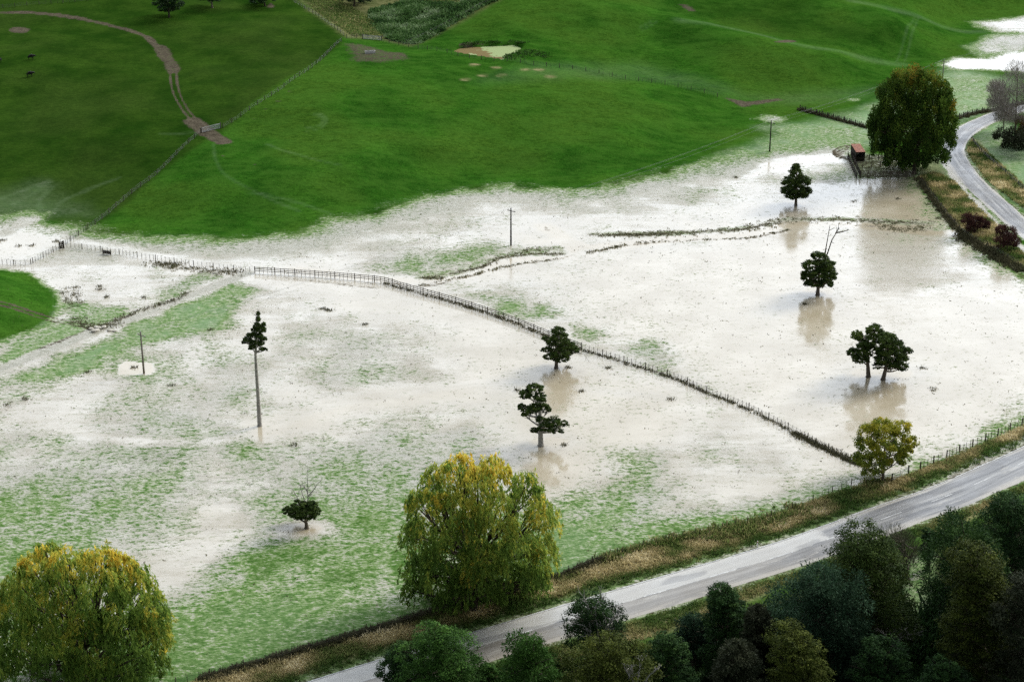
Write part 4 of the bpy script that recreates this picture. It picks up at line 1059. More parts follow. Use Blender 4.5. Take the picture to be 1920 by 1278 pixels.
bush_tree('small dull bluish tree beside the dry grass under the road', (1262, 1338, 1150, 1245), (1300, 1270), M_BLUE, 'soft', 12600, 0.27, 8, .5, tb=-.2)
bush_tree('tall very dark tree whose rounded top reaches the road edge', (1312, 1412, 1093, 1260), (1362, 1300), M_PINE, 'totara', 33600, 0.24, 9, 1, tb=-.02, nl=16)
bush_tree('brownish drooping tree between the very dark one and the bluish one', (1385, 1468, 1128, 1300), (1428, 1335), M_BROWN, 'soft', 27000, 0.32, 10, 1, nl=16, tb=-.02)
bush_tree('brownish dark tree filling the bottom edge behind the olive pyramid', (1330, 1440, 1195, 1360), (1385, 1410), M_BROWN, 'soft', 23400, 0.32, 11, .5, tb=-.12, nl=14)
bush_tree('olive pyramid-shaped tree at the bottom edge below the bluish green one', (1425, 1565, 1172, 1350), (1495, 1400), M_OLIVE, 'totara', 42000, 0.24, 12, 1, tb=-.08, nl=18)
bush_tree('big soft bluish green tree in the middle of the roadside bush', (1448, 1645, 1062, 1250), (1550, 1300), M_BLUE, 'soft', 43200, 0.32, 13, .5, nl=20, tb=-.06)
bush_tree('low bluish green tree below the big bluish one', (1535, 1645, 1180, 1290), (1590, 1330), M_BLUE, 'soft', 19800, 0.32, 14, .5, nl=12, tb=-.06)
bush_tree('tall ragged dark evergreen hiding part of the road', (1535, 1722, 982, 1215), (1632, 1250), M_TOTARA, 'totara', 54600, 0.26, 15, 1, nl=24, tb=-.06)
bush_tree('thin grey-brown half-bare shrub between two big evergreens', (1635, 1745, 995, 1070), (1700, 1085), M_BROWN, 'twig', 4200, .9, 16, .5, bark=M_BARK, tb=.3, nl=9)
bush_tree('slim small dark tree right behind the half-bare shrub', (1722, 1762, 984, 1050), (1740, 1070), M_PINE, 'totara', 8400, 0.22, 17, .5, nl=8)
bush_tree('large smooth rounded dark green tree on the right side of the gap', (1728, 1895, 970, 1200), (1815, 1245), M_PINE, 'soft', 43200, 0.30, 18, .5, nl=20, tb=.04)
bush_tree('tall olive-tipped tree in front of the smooth rounded one', (1758, 1915, 1012, 1290), (1842, 1350), M_OLIVE, 'totara', 54600, 0.26, 19, 1, nl=24, tb=-.22)
bush_tree('dark spreading tree at the right edge closest to the road', (1818, 1990, 925, 1090), (1905, 1135), M_PINE, 'totara', 42000, 0.26, 20, .5, nl=18, tb=-.06)
bush_tree('near-black tree filling the lower right corner', (1860, 2010, 1060, 1330), (1945, 1390), M_BROWN, 'totara', 37800, 0.27, 21, .5, nl=18, tb=-.2)
bush_tree('low black-green tree in the shade beneath the grey dead tree', (1590, 1720, 1195, 1330), (1655, 1385), M_PINE, 'totara', 27300, 0.26, 22, .5, nl=14, tb=-.15)
bush_tree('dark bush at the bottom edge between grey dead tree and right corner', (1715, 1830, 1225, 1370), (1772, 1420), M_PINE, 'totara', 23100, 0.26, 23, .5, nl=12, tb=-.22)

# ------------------------------------------------------------------ loose growth (stuff)
def in_poly(P, n):
    P = np.asarray(P); lo, hi = P.min(0), P.max(0); out = []
    while len(out) < n:
        q = lo + rng.random((n * 2, 2)) * (hi - lo)
        out += list(q[poly_sd(q[:, 0], q[:, 1], P) > .15])
    return np.array(out[:n])
def tufts(name, pts, mat, h, w, blades, tint, lean=.35, clump=.25):
    n = len(pts); z = height(pts[:, 0], pts[:, 1])
    c = np.repeat(np.column_stack([pts, z]), blades, 0); m = len(c)
    c[:, :2] += rng.normal(0, clump, (m, 2))
    hh = h * np.repeat(.6 + .8 * rng.random(n), blades) * (.7 + .5 * rng.random(m))
    d = unit(np.column_stack([rng.normal(0, lean, (m, 2)), np.ones(m)])) * hh[:, None]
    a = rng.random(m) * 6.283; sd = np.column_stack([np.cos(a), np.sin(a), np.zeros(m)]) * (w * (.7 + .6 * rng.random(m)))[:, None]
    V = np.stack([c - sd / 2, c + sd / 2, c + d + sd * .15, c + d * .98 - sd * .15], 1).reshape(-1, 3)
    T = np.clip(np.repeat(tint, blades) + rng.normal(0, .08, m), 0, 1)
    return new_obj(name, np_mesh(name, V, [np.arange(m * 4).reshape(-1, 4)], T), mat)
def zpoly(px): return np.stack(at_z(*zip(*px), 0), 1)
def keep_off_roads(p):
    k = (line_d(p[:, 0], p[:, 1], ROAD) > ROAD_W / 2 + .6) & (line_d(p[:, 0], p[:, 1], LANE) > LANE_W / 2 + .5)
    return p[k]
p = keep_off_roads(in_poly(zpoly(VERGE_PX), 15000))
d = line_d(p[:, 0], p[:, 1], ROAD)
tn = np.clip(.56 + (fbm(p[:, 0] / 4, p[:, 1] / 4, 3) - .5) * 1.5 - .55 * (1 - sstep(5.2, 7.4, d)), 0, 1)
k = rng.random(len(p)) < np.where(d < 6.2, .35, 1)
tag(tufts('roadside_grass', p[k], M_DRYGRASS, .48, .15, 8, tn[k], 1.2), kind='stuff', label='long dry tan and green grass along the far side of the road', cat='grass')
p = keep_off_roads(in_poly(zpoly(NVERGE_PX), 8000))
d = line_d(p[:, 0], p[:, 1], ROAD)
tn = np.clip(.25 + .45 * sstep(6.5, 10, d) + (fbm(p[:, 0] / 4 + 9, p[:, 1] / 4, 3) - .5) * 1.2, 0, 1)
tag(tufts('roadside_grass', p, M_DRYGRASS, .40, .13, 6, tn, 1.0), kind='stuff', label='short green and tan grass strip between the road and the dark trees', cat='grass')
p = keep_off_roads(in_poly(zpoly(LVERGE_PX), 4500))
tn = np.clip(.44 + (fbm(p[:, 0] / 4 + 9, p[:, 1] / 4, 3) - .5) * 1.6, 0, 1)
tag(tufts('roadside_grass', p, M_DRYGRASS, .6, .2, 6, tn, 1.0), kind='stuff', label='rough tan grass between the lane and the flooded paddock', cat='grass')
p = keep_off_roads(in_poly(zpoly([(1815, 255), (1840, 275), (1890, 320), (1960, 385), (1990, 440), (1920, 392), (1850, 338), (1815, 290)]), 2500))
tag(tufts('roadside_grass', p, M_DRYGRASS, .6, .2, 6, np.clip(.45 + (fbm(p[:, 0] / 4, p[:, 1] / 4, 3) - .5) * 1.6, 0, 1), .5), kind='stuff', label='rough grass on the inside of the lane bend', cat='grass')
# dark hedge-like growth under the verge fence
def along(px, n, jit, z=0):
    P = smooth_line(np.stack(at_z(*zip(*px), z), 1) if z is not None else UL(px)[:, :2], 1.)
    i = rng.random(n) * (len(P) - 1.001); a = i.astype(int); f = (i - a)[:, None]
    return P[a] * (1 - f) + P[a + 1] * f + rng.normal(0, jit, (n, 2))
p = along([(380, 1273), (560, 1222), (800, 1152), (1040, 1083), (1130, 1049)], 2600, .35)
tag(tufts('fence_undergrowth', p, M_REED, .5, .2, 6, np.full(len(p), .2), .9), kind='stuff', label='dark matted growth along the field fence by the road', cat='undergrowth')
p = np.vstack([along([(1130, 1049), (1260, 1012), (1330, 1000), (1400, 985)], 350, .6), along([(1340, 1008), (1400, 990), (1460, 972), (1510, 952)], 420, 1.), along([(1630, 908), (1655, 908)], 60, .7)])
tag(tufts('fence_undergrowth', p, M_DRYGRASS, .65, .26, 7, np.clip(.3 + rng.normal(0, .12, len(p)), 0, 1), .6), kind='stuff', label='scrubby green bushes along the fence left of the yellow tree', cat='undergrowth')
p = np.vstack([along([(1724, 335), (1760, 387), (1805, 438), (1860, 472), (1920, 508)], 900, .5), along([(1800, 442), (1850, 470), (1910, 505)], 400, 1.)])
p = np.vstack([p, along([(1500, 206), (1560, 222), (1625, 240)], 420, .35, None), along([(1790, 224), (1830, 213), (1870, 206), (1940, 190)], 420, .5, None)])
tag(tufts('fence_undergrowth', p, M_REED, .7, .3, 6, np.full(len(p), .25), .8), kind='stuff', label='dark growth along the fence beside the lane', cat='undergrowth')
# reeds on the creek banks and flood rubbish against the fence
p = np.vstack([along([(1110, 440), (1180, 440), (1250, 438)], 120, .5), along([(1140, 441), (1250, 437), (1390, 430), (1470, 413)], 330, 1.3), along([(1470, 413), (1560, 412), (1640, 415), (1740, 418)], 170, 1.6), along([(1640, 422), (1690, 432), (1735, 425)], 120, 1.),
               along([(1100, 474), (1160, 462), (1172, 458)], 70, .4), along([(790, 520), (830, 522)], 50, .5), along([(860, 509), (905, 500), (945, 482), (1010, 476), (1055, 477)], 130, .45), along([(940, 480), (990, 470), (1040, 466)], 50, 1.2),
               along([(790, 535), (900, 512), (960, 497), (1050, 484)], 110, .3), along([(1190, 455), (1300, 450), (1400, 446), (1480, 430)], 90, .3)])
tag(tufts('creek_reeds', p, M_REED, .28, .2, 6, np.clip(.66 + rng.normal(0, .22, len(p)), 0, 1), 1.2), kind='stuff', label='flattened brownish reeds along the creek banks', cat='reeds')
FENCE_RAIL = [(478, 511), (560, 516), (640, 522), (720, 530), (760, 542), (860, 570), (955, 602), (1040, 636), (1090, 655)]
FENCE_WIRE = [(1090, 655), (1160, 676), (1260, 708), (1330, 738), (1400, 766), (1480, 806), (1540, 838), (1598, 866), (1640, 884)]
p = np.vstack([along(FENCE_WIRE, 520, .25), along(FENCE_RAIL[3:], 420, .2), along([(1490, 812), (1550, 842), (1610, 870)], 380, .45)])
tag(tufts('flood_rubbish', p, M_REED, .32, .14, 6, np.clip(.35 + rng.normal(0, .15, len(p)), 0, 1), .9), kind='stuff', label='flood rubbish and dead grass caught along the paddock fence', cat='debris')
p = np.vstack([along([(280, 494), (330, 500), (400, 508), (450, 512)], 240, 1.1), along([(300, 493), (340, 496)], 60, .8), in_poly(zpoly([(110, 540), (150, 535), (160, 575), (125, 580)]), 90),
               along([(200, 610), (240, 590), (330, 560), (350, 548)], 150, .5), along([(140, 600), (175, 612), (215, 608)], 120, 1.)])
tag(tufts('flood_rubbish', p, M_REED, .3, .14, 6, np.clip(.45 + rng.normal(0, .15, len(p)), 0, 1), .8), kind='stuff', label='tufts of dead reed in the silt beside the farm track', cat='debris')
spots = np.array([(4, 450), (36, 462), (104, 452), (185, 536), (190, 542), (605, 578), (612, 581), (620, 582), (685, 608), (552, 835), (968, 732), (1065, 688), (1090, 733), (60, 460), (200, 556), (250, 690), (165, 696), (322, 722), (270, 558), (395, 618), (1380, 333), (1060, 834), (1254, 748), (1510, 570), (1600, 377), (1685, 373), (1750, 730), (1730, 690), (1740, 383), (1760, 410), (1140, 690), (15, 758), (50, 748)])
p = np.repeat(np.stack(at_z(spots[:, 0], spots[:, 1], 0), 1), 7, 0) + rng.normal(0, .35, (len(spots) * 7, 2))
pl = PLAIN.copy(); q = in_poly(pl, 2600)
tag(tufts('flood_rubbish', np.vstack([p]), M_REED, .4, .12, 7, np.full(len(p), .3), .9), kind='stuff', label='small dark tussocks scattered over the silt', cat='debris')
f_s = np.array([0.])
tag(tufts('flood_rubbish', q[line_d(q[:, 0], q[:, 1], np.array(ROAD)) > 6], M_REED, .16, .22, 3, np.clip(.4 + rng.normal(0, .2, (line_d(q[:, 0], q[:, 1], np.array(ROAD)) > 6).sum()), 0, 1), 1.6, .3), kind='stuff', label='flattened stalks poking through the silt', cat='debris')
# scrub in the gully at the top
p = in_poly(UL([(690, 20), (760, 2), (860, 8), (930, -20), (960, -30), (930, 0), (860, 38), (775, 84), (730, 74), (700, 50)])[:, :2], 2600)
nn = fbm(p[:, 0] / 5, p[:, 1] / 5, 2)
tag(tufts('bramble_scrub', p, M_BRAMBLE, 1.0, .7, 9, np.clip(.5 + (nn - .5) * 1.4, 0, 1), .9, .7), kind='stuff', label='leafy green bramble scrub in the gully behind the pond', cat='scrub')
p = np.vstack([in_poly(UL([(560, -8), (640, 0), (700, 40), (720, 70), (660, 68)])[:, :2], 1500), in_poly(UL([(700, -10), (930, -30), (860, 8), (760, 2)])[:, :2], 500)])
tag(tufts('rank_grass', p, M_DRYGRASS, .6, .35, 6, np.clip(.22 + rng.normal(0, .12, len(p)), 0, 1), .6, .5), kind='stuff', label='rank brownish grass beside the gully scrub', cat='grass')
p = np.vstack([along([(868, 84), (900, 80), (940, 82), (985, 80)], 140, .8, None), along([(950, 108), (975, 100), (1000, 100), (1025, 105)], 160, 1.8, None)])
tag(tufts('pond_rushes', p, M_BRIGHT, .45, .3, 6, np.clip(.5 + rng.normal(0, .2, len(p)), 0, 1), .7, .4), kind='stuff', label='dark rushes on the pond banks', cat='rushes')
# dark understorey between the forest trunks
p = in_poly(zpoly([(700, 1330), (900, 1290), (1180, 1235), (1300, 1200), (1460, 1140), (1600, 1120), (1690, 1100), (1690, 1160), (1740, 1160), (1760, 1100), (1980, 1000), (2050, 1400), (700, 1500)]), 4200)
tag(tufts('forest_undergrowth', p, M_PINE, 1.8, .5, 9, np.clip(.35 + rng.normal(0, .15, len(p)), 0, 1), .7, .7), kind='stuff', label='dark undergrowth on the floor of the roadside bush', cat='undergrowth')

# ------------------------------------------------------------------ fences
def post_mesh(name, h, w, k=6):
    mb = MB(); mb.tube([(0, 0, -.25), (0, 0, h * .5), (0, 0, h)], [w / 2, w / 2 * .97, w / 2 * .92], k)
    return np_mesh(name, np.vstack(mb.v), [np.vstack(mb.q), np.vstack(mb.t)])
def parts(name, me, mat, root, P, limit=100):
    """P: Nx4 (x,y,z,rot) in the root's frame: the nearest hundred are children of their own, the rest one piece"""
    P = np.asarray(P)
    b = np.array(root.location)
    dd = np.hypot(P[:, 0] + b[0], P[:, 1] + b[1])
    order = np.argsort(dd)
    if not me.materials: me.materials.append(mat)
    for i in order[:limit]:
        o = bpy.data.objects.new(name, me); COL.objects.link(o); o.parent = root
        o.location = P[i, :3]; o.rotation_euler = (rng.normal(0, .02), rng.normal(0, .02), P[i, 3])
    rest = order[limit:]
    if len(rest):
        v = np.empty(len(me.vertices) * 3); me.vertices.foreach_get('co', v); v = v.reshape(-1, 3)
        F4 = np.array([tuple(f.vertices) for f in me.polygons if len(f.vertices) == 4]); F3 = np.array([tuple(f.vertices) for f in me.polygons if len(f.vertices) == 3])
        mb = MB()
        for i in rest: mb.add(v + P[i, :3], F4 if len(F4) else (), F3 if len(F3) else ())
        o = mb.build(name, mat, root); o['kind'] = 'stuff'
def fence(label, px, post_sp=4.5, post_h=1.25, post_w=.17, bat_sp=0, bat_w=.06, rails=(), wires=(), mat=M_GREYWOOD, group='wire and batten fences', rail_h=.12, name='wire_fence', flat=False, wr=.012):
    W = UL(px)[:, :2] if not flat else np.stack(at_z(*zip(*px), 0), 1)
    L = smooth_line(W, 1.)
    s = np.concatenate([[0], np.cumsum(np.linalg.norm(np.diff(L, axis=0), axis=1))])
    mid = L[len(L) // 2]; bz = float(height(np.array([mid[0]]), np.array([mid[1]]))[0])
    root = empty(name, (mid[0], mid[1], bz)); tag(root, label, 'fence', group)
    def pt(d):
        x, y = np.interp(d, s, L[:, 0]), np.interp(d, s, L[:, 1])
        return np.stack([x - mid[0], y - mid[1], height(x, y) - bz], 1)
    n = max(2, int(round(s[-1] / post_sp)) + 1); dp = np.linspace(0, s[-1], n)
    parts('post', post_mesh('post', post_h, post_w), mat, root, np.column_stack([pt(dp), rng.random(n) * 3]))
    if bat_sp:
        db = np.arange(bat_sp, s[-1], bat_sp); db = db[np.abs(db[:, None] - dp[None]).min(1) > bat_sp * .4]
        db = db + rng.normal(0, .06, len(db))
        mb = MB(); mb.box((0, 0, post_h * .46), (bat_w, bat_w * .6, post_h * .92))
        parts('batten', np_mesh('batten', np.vstack(mb.v), [np.vstack(mb.q)]), mat, root, np.column_stack([pt(db), rng.random(len(db)) * 3]))
    dr = np.linspace(0, s[-1], max(2, int(s[-1] / 2.2))); pr = pt(dr)
    for z in rails:
        mb = MB()
        for a, b in zip(pr[:-1], pr[1:]): mb.beam(a + (0, 0, z + rng.normal(0, .02)), b + (0, 0, z + rng.normal(0, .02)), .05, rail_h)
        mb.build('rail', mat, root)
    for z in wires:
        mb = MB(); mb.tube(pr + np.array((0, 0, z)), np.full(len(pr), wr), 3)
        mb.build('wire', M_WIRE, root)
    return root
W5 = (.25, .5, .78, 1.1)
fence('weathered rail fence curving across the flooded field to the layered evergreen', FENCE_RAIL, 4.4, 1.45, .2, .95, .09, (.45, .85, 1.22), (), group='timber rail fences', name='rail_fence')
fence('rubbish-choked wire fence from the layered evergreen down to the yellow tree', FENCE_WIRE, 5., 1.35, .18, 1.0, .08, (), (.3, .55, .8, 1.05), wr=.02)
fence('thin wire fence of spaced battens standing in silt along the foot of the hill', [(118, 463), (195, 472), (300, 489), (400, 503), (478, 511)], 5., 1.3, .17, 1.05, .08, (), W5)
fence('batten fence climbing from the flooded corner to the hill foot', [(62, 493), (116, 463), (148, 441), (162, 432)], 4., 1.35, .17, 1.05, .08, (), W5)
fence('wire fence along the top of the green mound at the left edge', [(-60, 490), (0, 495), (30, 497), (58, 495)], 4., 1.3, .17, 1.05, .08, (), W5)
fence('hillside fence running from the hill foot up to the farm gate', [(165, 430), (230, 378), (300, 322), (376, 249)], 4., 1.3, .2, 2.0, .06, (), W5, wr=.012)
fence('hillside fence running from the farm gate up to the trough corner', [(418, 240), (490, 192), (560, 144), (640, 78)], 4., 1.3, .2, 2.0, .06, (), W5, wr=.012)
fence('fence along the ridge from the trough past the pond to the right', [(650, 72), (690, 72), (760, 87), (850, 103), (950, 115), (1080, 131), (1220, 155), (1345, 182)], 4., 1.3, .2, 2.0, .06, (), W5, wr=.012)
fence('fence on the left of the gully scrub, running off the top edge', [(645, 68), (610, 42), (580, 22), (540, -2), (520, -14)], 4., 1.3, .2, 2.0, .06, (), W5, wr=.012)
fence('fence on the right of the gully scrub, running off the top edge', [(762, 82), (800, 66), (850, 40), (935, -4), (960, -18)], 4., 1.3, .2, 2.0, .06, (), W5, wr=.012)
fence('fence crossing the upper left corner above the dirt track', [(-40, 20), (60, 10), (140, 4), (230, -6)], 4., 1.3, .2, 2.0, .06, (), W5, wr=.012)
fence('road boundary fence from the bottom edge past the middle willow to the scrub', [(330, 1284), (560, 1223), (800, 1153), (1040, 1082), (1130, 1049), (1260, 1012), (1400, 983), (1500, 949), (1600, 908), (1640, 900)], 4.5, 1.2, .15, 1.5, .07, (), W5)
fence('post and batten fence right of the metal gate along the road verge', [(1725, 880), (1780, 856), (1850, 826), (1920, 795), (2020, 748)], 3.6, 1.45, .24, .95, .09, (), W5)
fence('overgrown fence between the flooded paddock and the lane', [(1722, 334), (1760, 385), (1805, 437), (1860, 468), (1920, 505), (2000, 560)], 4.5, 1.3, .2, 0, .08, (), W5)
fence('dark fence line ending behind the big poplar', [(1500, 206), (1560, 222), (1625, 240)], 2.2, 1.5, .3, .8, .12, (), W5, mat=M_DARKWOOD, wr=.04)
fence('fence above the lane bend right of the big poplar', [(1790, 224), (1830, 213), (1870, 206), (1940, 190)], 2.2, 1.5, .3, 1.1, .12, (), W5, mat=M_DARKWOOD, wr=.04)
fence('fence on the inside of the lane bend', [(1822, 262), (1838, 284), (1880, 322), (1925, 362), (1990, 425)], 3.5, 1.2, .2, 1.2, .1, (), W5, mat=M_DARKWOOD, wr=.03)

# stockyard rails
YG = 'rails of the stockyard'; YR = (.25, .55, .85, 1.15, 1.45)
YK = dict(mat=M_DARKWOOD, group=YG, name='yard_fence', rail_h=.14)
fence('front rail fence of the stockyard facing the brown water', [(1612, 333), (1660, 333.5), (1714, 334)], 1.9, 1.9, .22, 0, .1, (.3, .65, 1.0, 1.35, 1.7), mat=M_BARK, group=YG, name='yard_fence', rail_h=.15)
fence('middle cross rail fence inside the stockyard', [(1601, 313), (1650, 314), (1700, 315)], 2.2, 1.7, .2, 0, .1, YR, mat=M_BARK, group=YG, name='yard_fence', rail_h=.14)
fence('outer left rail of the narrow stock race', [(1589, 296), (1597, 316), (1606, 335)], 2.0, 1.8, .22, 0, .1, YR, **YK)
fence('inner right rail of the narrow stock race', [(1597, 297), (1605, 315), (1613, 333)], 2.0, 1.8, .22, 0, .1, YR, **YK)
fence('back rail fence of the stockyard beside the rusty shed', [(1597, 298), (1640, 300), (1680, 302)], 2.2, 1.7, .2, 0, .1, YR, **YK)
# rusty shed
b = U1(1610, 292); root = empty('stock_shed', b); tag(root, 'small open shed with rusty orange iron roof beside the stockyard', 'shed')
zr = b.z + 2.6
cr = [np.array(at_z(px, py, zr) + (zr,)) - np.array(b) for px, py in ((1605.5, 285.5), (1623.2, 284.8), (1612.8, 272.2), (1595.2, 272.2))]
a0, a1, a2, a3 = cr
nu = 28; V = []
for i in range(nu + 1):
    f = i / nu; h = .05 * (i % 2)
    for e, (p, q) in enumerate(((a0, a1), (a3, a2))): V.append(p * (1 - f) + q * f + (0, 0, h + (.35 if e else 0)))
for i in range(nu + 1): V.append(np.array(V[2 * i]) - (0, 0, .06)); V.append(np.array(V[2 * i + 1]) - (0, 0, .06))
n2 = 2 * (nu + 1)
q = [(2 * i, 2 * i + 2, 2 * i + 3, 2 * i + 1) for i in range(nu)] + [(n2 + 2 * i + 1, n2 + 2 * i + 3, n2 + 2 * i + 2, n2 + 2 * i) for i in range(nu)]
q += [(2 * i, n2 + 2 * i, n2 + 2 * i + 2, 2 * i + 2) for i in range(nu)] + [(2 * i + 1, 2 * i + 3, n2 + 2 * i + 3, n2 + 2 * i + 1) for i in range(nu)]
q += [(0, 1, n2 + 1, n2), (2 * nu, n2 + 2 * nu, n2 + 2 * nu + 1, 2 * nu + 1)]
mb = MB(); mb.add(V, q); mb.build('roof', M_RUST, root)
sh = lambda p: p * .9 + (a0 + a1 + a2 + a3) / 4 * .1
c0, c1, c2, c3 = [sh(p) * (1, 1, 0) for p in cr]
for p, h in ((c0, 2.45), (c1, 2.45), (c2, 2.75), (c3, 2.75)):
    mb = MB(); mb.box(p + (0, 0, h / 2), (.2, .2, h)); mb.build('corner_post', M_DARKWOOD, root)
for p, q_, z0, z1 in ((c1, c2, 0, 2.4), (c2, c3, 0, 2.6), (c3, c0, .0, 2.4), (c0, c1, 0., 1.15)):
    mb = MB(); nb_ = 6
    for i in range(nb_):
        zz = z0 + (z1 - z0) * (i + .5) / nb_
        mb.beam(p + (0, 0, zz), q_ + (0, 0, zz), .05, (z1 - z0) / nb_ * .93)
    mb.build('wall', M_DARKWOOD, root)

# ------------------------------------------------------------------ gates
def gate(label, pa, pb, h, mat, rails=5, name='farm_gate', flatpost=True, up=0.12, group=None, tube=.035):
    A, B = np.array(U1(*pa)), np.array(U1(*pb)); m = (A + B) / 2
    root = empty(name, m); tag(root, label, 'gate', group)
    A, B = A - m, B - m; d = (B - A) / np.linalg.norm(B - A)
    fr = MB()
    a, b_ = A + d * .15, B - d * .15
    for z in (up, h): fr.tube([a + (0, 0, z), b_ + (0, 0, z)], [tube * 1.3] * 2, 6)
    for p in (a, b_, (a + b_) / 2): fr.tube([p + (0, 0, up), p + (0, 0, h)], [tube] * 2, 6)
    fr.tube([a + (0, 0, up), b_ + (0, 0, h)], [tube] * 2, 6)
    fr.build('gate_frame', mat, root)
    for i in range(1, rails - 1):
        z = up + (h - up) * i / (rails - 1)
        mb = MB(); mb.tube([a + (0, 0, z), b_ + (0, 0, z)], [tube * .8] * 2, 6); mb.build('gate_rail', mat, root)
    for p in (A, B):
        mb = MB(); mb.tube([p + (0, 0, -.3), p + (0, 0, h + .25)], [.13, .12], 8); mb.build('gate_post', M_GREYWOOD, root)
gate('pale metal gate in the verge fence beside the yellow tree', (1672, 903), (1703, 887), 1.2, M_CABLE, group='farm gates')
gate('pale gate across the dirt track on the hillside fence', (378, 249), (414, 240), 1.25, M_CABLE, group='farm gates', tube=.05)
gate('small dark timber gate at the flooded fence corner on the left', (112, 466), (120, 465), 1.5, M_DARKWOOD, 4, group='farm gates', tube=.07)
gate('pale gate at the hilltop corner near the trough', (680, 73), (716, 76), 1.2, M_CABLE, group='farm gates', tube=.05)
# floodgate of planks hanging in the fence over the drain
A, B = np.array(U1(193, 476)), np.array(U1(208, 478)); m = (A + B) / 2
root = empty('floodgate', m); tag(root, 'dark plank floodgate hanging in the batten fence over brown water', 'floodgate')
for i in range(3):
    mb = MB(); mb.beam(A - m + (0, 0, .25 + .28 * i), B - m + (0, 0, .25 + .28 * i), .08, .24); mb.build('plank', M_DARKWOOD, root)
for p in (A, B):
    mb = MB(); mb.tube([p - m + (0, 0, -.3), p - m + (0, 0, 1.3)], [.1, .09], 7); mb.build('post', M_GREYWOOD, root)

# ------------------------------------------------------------------ power line
POLES = [((270, 700), 622, M_POLE, 'grey wooden power pole standing in a white puddle on the left'), ((958, 460), 390, M_DARKPOLE, 'black power pole in the middle of the silt below the hill'),
         ((1443, 284), 226, M_DARKPOLE, 'dark power pole at the edge of the flood left of the big poplar'), ((1766, 160), 112, M_POLE, 'distant grey power pole seen just right of the big poplar')]
tops = []
pos = [U1(*q[0]) for q in POLES]
for i, (bp, ty, mt, lab) in enumerate(POLES):
    b = pos[i]; _, zt = at_y(bp[0], ty, b.y); h = float(zt) - b.z
    dr = (pos[min(i + 1, 3)] - pos[max(i - 1, 0)]); dr.z = 0; dr.normalize(); sd = Vector((-dr.y, dr.x, 0))
    root = empty('power_pole', b); tag(root, lab, 'power pole', 'power poles crossing the farm')
    mb = MB(); mb.tube([(0, 0, -.4), (0, 0, h * .5), (0, 0, h)], [.2, .17, .13], 8); mb.build('shaft', mt, root, True)
    mb = MB(); c = np.array((0, 0, h - .75)) + np.array(dr) * .17; S = np.array(sd)
    mb.beam(c - S * 1.15, c + S * 1.15, .12, .14); mb.build('crossarm', mt, root)
    row = []
    for e in (-1.0, 1.0, 0):
        p = (c + S * e + (0, 0, .07)) if e else np.array((0, 0, h))
        mb = MB(); mb.tube([p, p + (0, 0, .08), p + (0, 0, .16), p + (0, 0, .24)], [.03, .07, .05, .03], 6); mb.build('insulator', M_WHITE, root)
        row.append(np.array(b) + p + (0, 0, .24))
    tops.append(row)
start = np.array(U1(-420, 880)) + (0, 0, 8.)
tops.insert(0, [start + (0, -1, 0), start + (0, 1, 0), start + (0, 0, .6)])
endp = np.array(U1(2250, 20)) + (0, 0, 9.)
tops.append([endp + (0, -1, 0), endp + (0, 1, 0), endp + (0, 0, .6)])
for j, nm in enumerate(('near outer conductor of the power line strung across the flooded farm', 'far outer conductor of the power line strung across the flooded farm', 'highest middle conductor of the power line strung across the flooded farm')):
    mb = MB()
    for a, b in zip(tops[:-1], tops[1:]):
        f = np.linspace(0, 1, 25)[:, None]; L = np.linalg.norm(b[j] - a[j])
        pts = a[j] * (1 - f) + b[j] * f; pts[:, 2:] -= 4 * f * (1 - f) * L * .012
        mb.tube(pts, np.full(25, .013), 4)
    o = mb.build('power_line', M_LINE); tag(o, nm, 'power line', 'conductors of the power line')

# ------------------------------------------------------------------ marker post, trough, culvert slabs
b = U1(1420, 1026); root = empty('marker_post', b); tag(root, 'short white roadside marker post on the far road edge', 'marker post')
mb = MB(); mb.box((0, 0, .5), (.16, .06, 1.2)); mb.build('shaft', M_WHITE, root)
mb = MB(); mb.box((0, -.034, .92), (.11, .012, .16)); mb.build('reflector', M_RED, root)
b = U1(694, 100); root = empty('water_trough', b); tag(root, 'pale concrete water trough in the muddy patch on the hill', 'trough')
mb = MB(); L_, W_, H_ = 3.1, 1.2, .75; ang = R(12)
ca, sa = math.cos(ang), math.sin(ang)
def rt(x, y, z): return (x * ca - y * sa, x * sa + y * ca, z)
for c, s in (((0, -W_ / 2, H_ / 2), (L_, .12, H_)), ((0, W_ / 2, H_ / 2), (L_, .12, H_)), ((-L_ / 2 + .06, 0, H_ / 2), (.12, W_ - .12, H_)), ((L_ / 2 - .06, 0, H_ / 2), (.12, W_ - .12, H_)), ((0, 0, .1), (L_ - .24, W_ - .12, .2))):
    mb.box(rt(*c), s, ang)
mb.build('basin', M_CONC, root)
mb = MB(); mb.box((0, 0, H_ - .15), (L_ - .26, W_ - .14, .02), ang); mb.build('water', plain_mat('trough_water', (.03, .035, .03), (.05, .05, .045), 1., .08, .5), root)
def rock(label, px, py, sx, sy, sz, seed, flat=.3):
    r = np.random.default_rng(seed); b = U1(px, py)
    import bmesh
    bm = bmesh.new(); bmesh.ops.create_icosphere(bm, subdivisions=2, radius=1)
    for v in bm.verts:
        k = 1 + r.normal(0, .09); v.co = Vector((v.co.x * sx * k, v.co.y * sy * k, max(v.co.z, -.4) * sz * k))
        v.co.z = min(v.co.z, sz * .7)
    me = bpy.data.meshes.new('culvert_slab'); bm.to_mesh(me); bm.free()
    o = new_obj('culvert_slab', me, M_STONE); o.location = b + Vector((0, 0, sz * .25)); o.rotation_euler = (0, 0, r.random() * 3)
    tag(o, label, 'rock', 'broken slabs at the track culvert')
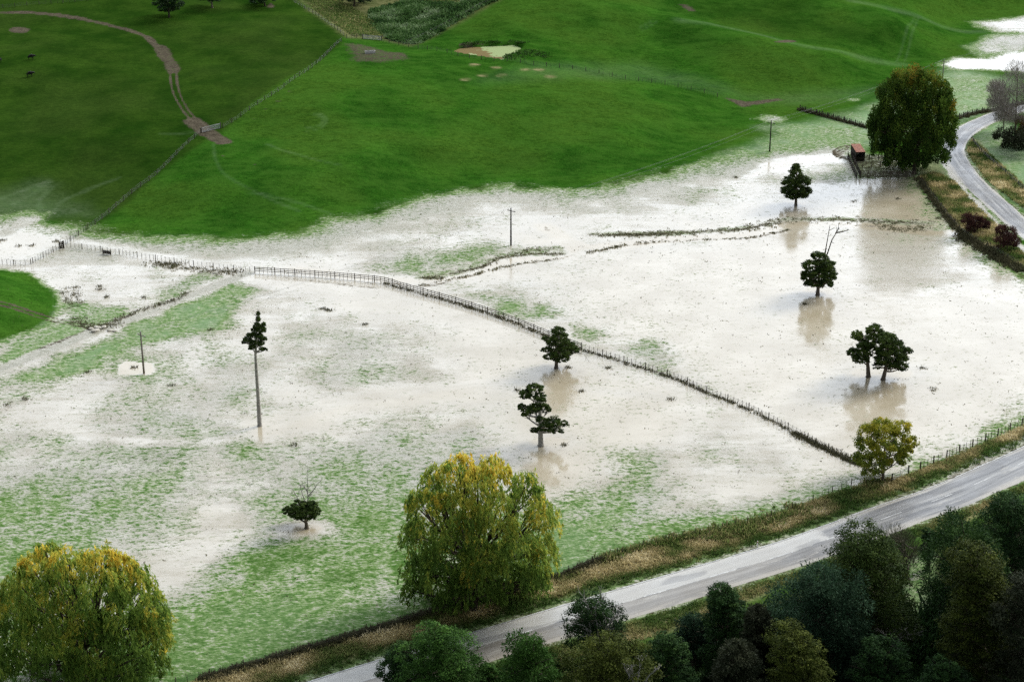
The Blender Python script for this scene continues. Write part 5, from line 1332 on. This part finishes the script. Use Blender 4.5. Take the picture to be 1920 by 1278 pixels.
rock('largest broken pale slab over the dark culvert mouth beside the farm track', 179, 621, .9, .7, .45, 1)
rock('flat pale slab just above the culvert mouth', 183, 615, .9, .6, .35, 2)
rock('jagged pale slab at the left end of the culvert heap', 171, 617, .6, .5, .35, 3)
rock('small pale slab in the middle of the washed-out track', 195, 614, .7, .5, .35, 4)
rock('pale stone at the right of the culvert heap', 206, 620, .6, .5, .3, 5)
rock('outermost pale stone, on the grass right of the culvert', 215, 621, .5, .4, .28, 6)

# ------------------------------------------------------------------ cattle
def cow(label, px, py, heading):
    b = U1(px, py)
    me = bpy.data.meshes.new('cow')
    V = [(0, 0, 1.0), (.55, 0, 1.02), (.85, 0, 1.12), (1.12, 0, 1.05), (1.38, 0, .82), (-.55, 0, 1.02), (-.72, 0, .95), (-.82, 0, .45)]
    E = [(0, 1), (1, 2), (2, 3), (3, 4), (0, 5), (5, 6), (6, 7)]
    Rr = [.40, .37, .24, .18, .10, .36, .10, .03]
    for x, y, par in ((.5, .2, 1), (.5, -.2, 1), (-.5, .22, 5), (-.5, -.22, 5)):
        k = len(V); s = -.06 if x < 0 else .03
        V += [(x, y, .72), (x + s, y, .38), (x, y, .03)]; E += [(par, k), (k, k + 1), (k + 1, k + 2)]; Rr += [.15, .075, .06]
    for y in (.16, -.16):
        k = len(V); V += [(1.06, y, 1.16)]; E += [(3, k)]; Rr += [.045]
    me.from_pydata(V, E, [])
    o = new_obj('cow', me, M_COW)
    sk = o.modifiers.new('skin', 'SKIN'); o.modifiers.new('sub', 'SUBSURF').levels = 1
    o.modifiers['sub'].render_levels = 1
    for d, r in zip(me.skin_vertices[0].data, Rr): d.radius = (r, r)
    me.skin_vertices[0].data[0].use_root = True
    me.materials.clear(); me.materials.append(M_COW)
    o.location = b; o.rotation_euler = (0, 0, heading); o.scale = (1.12,) * 3
    tag(o, label, 'cow', 'black cattle on the hill')
cow('upper black cow grazing on the dark paddock', 58, 112, R(20))
cow('lower black cow grazing on the dark paddock', 56, 144, R(20))
cow('black cow cut off by the left edge of the photo', -2, 117, R(200))
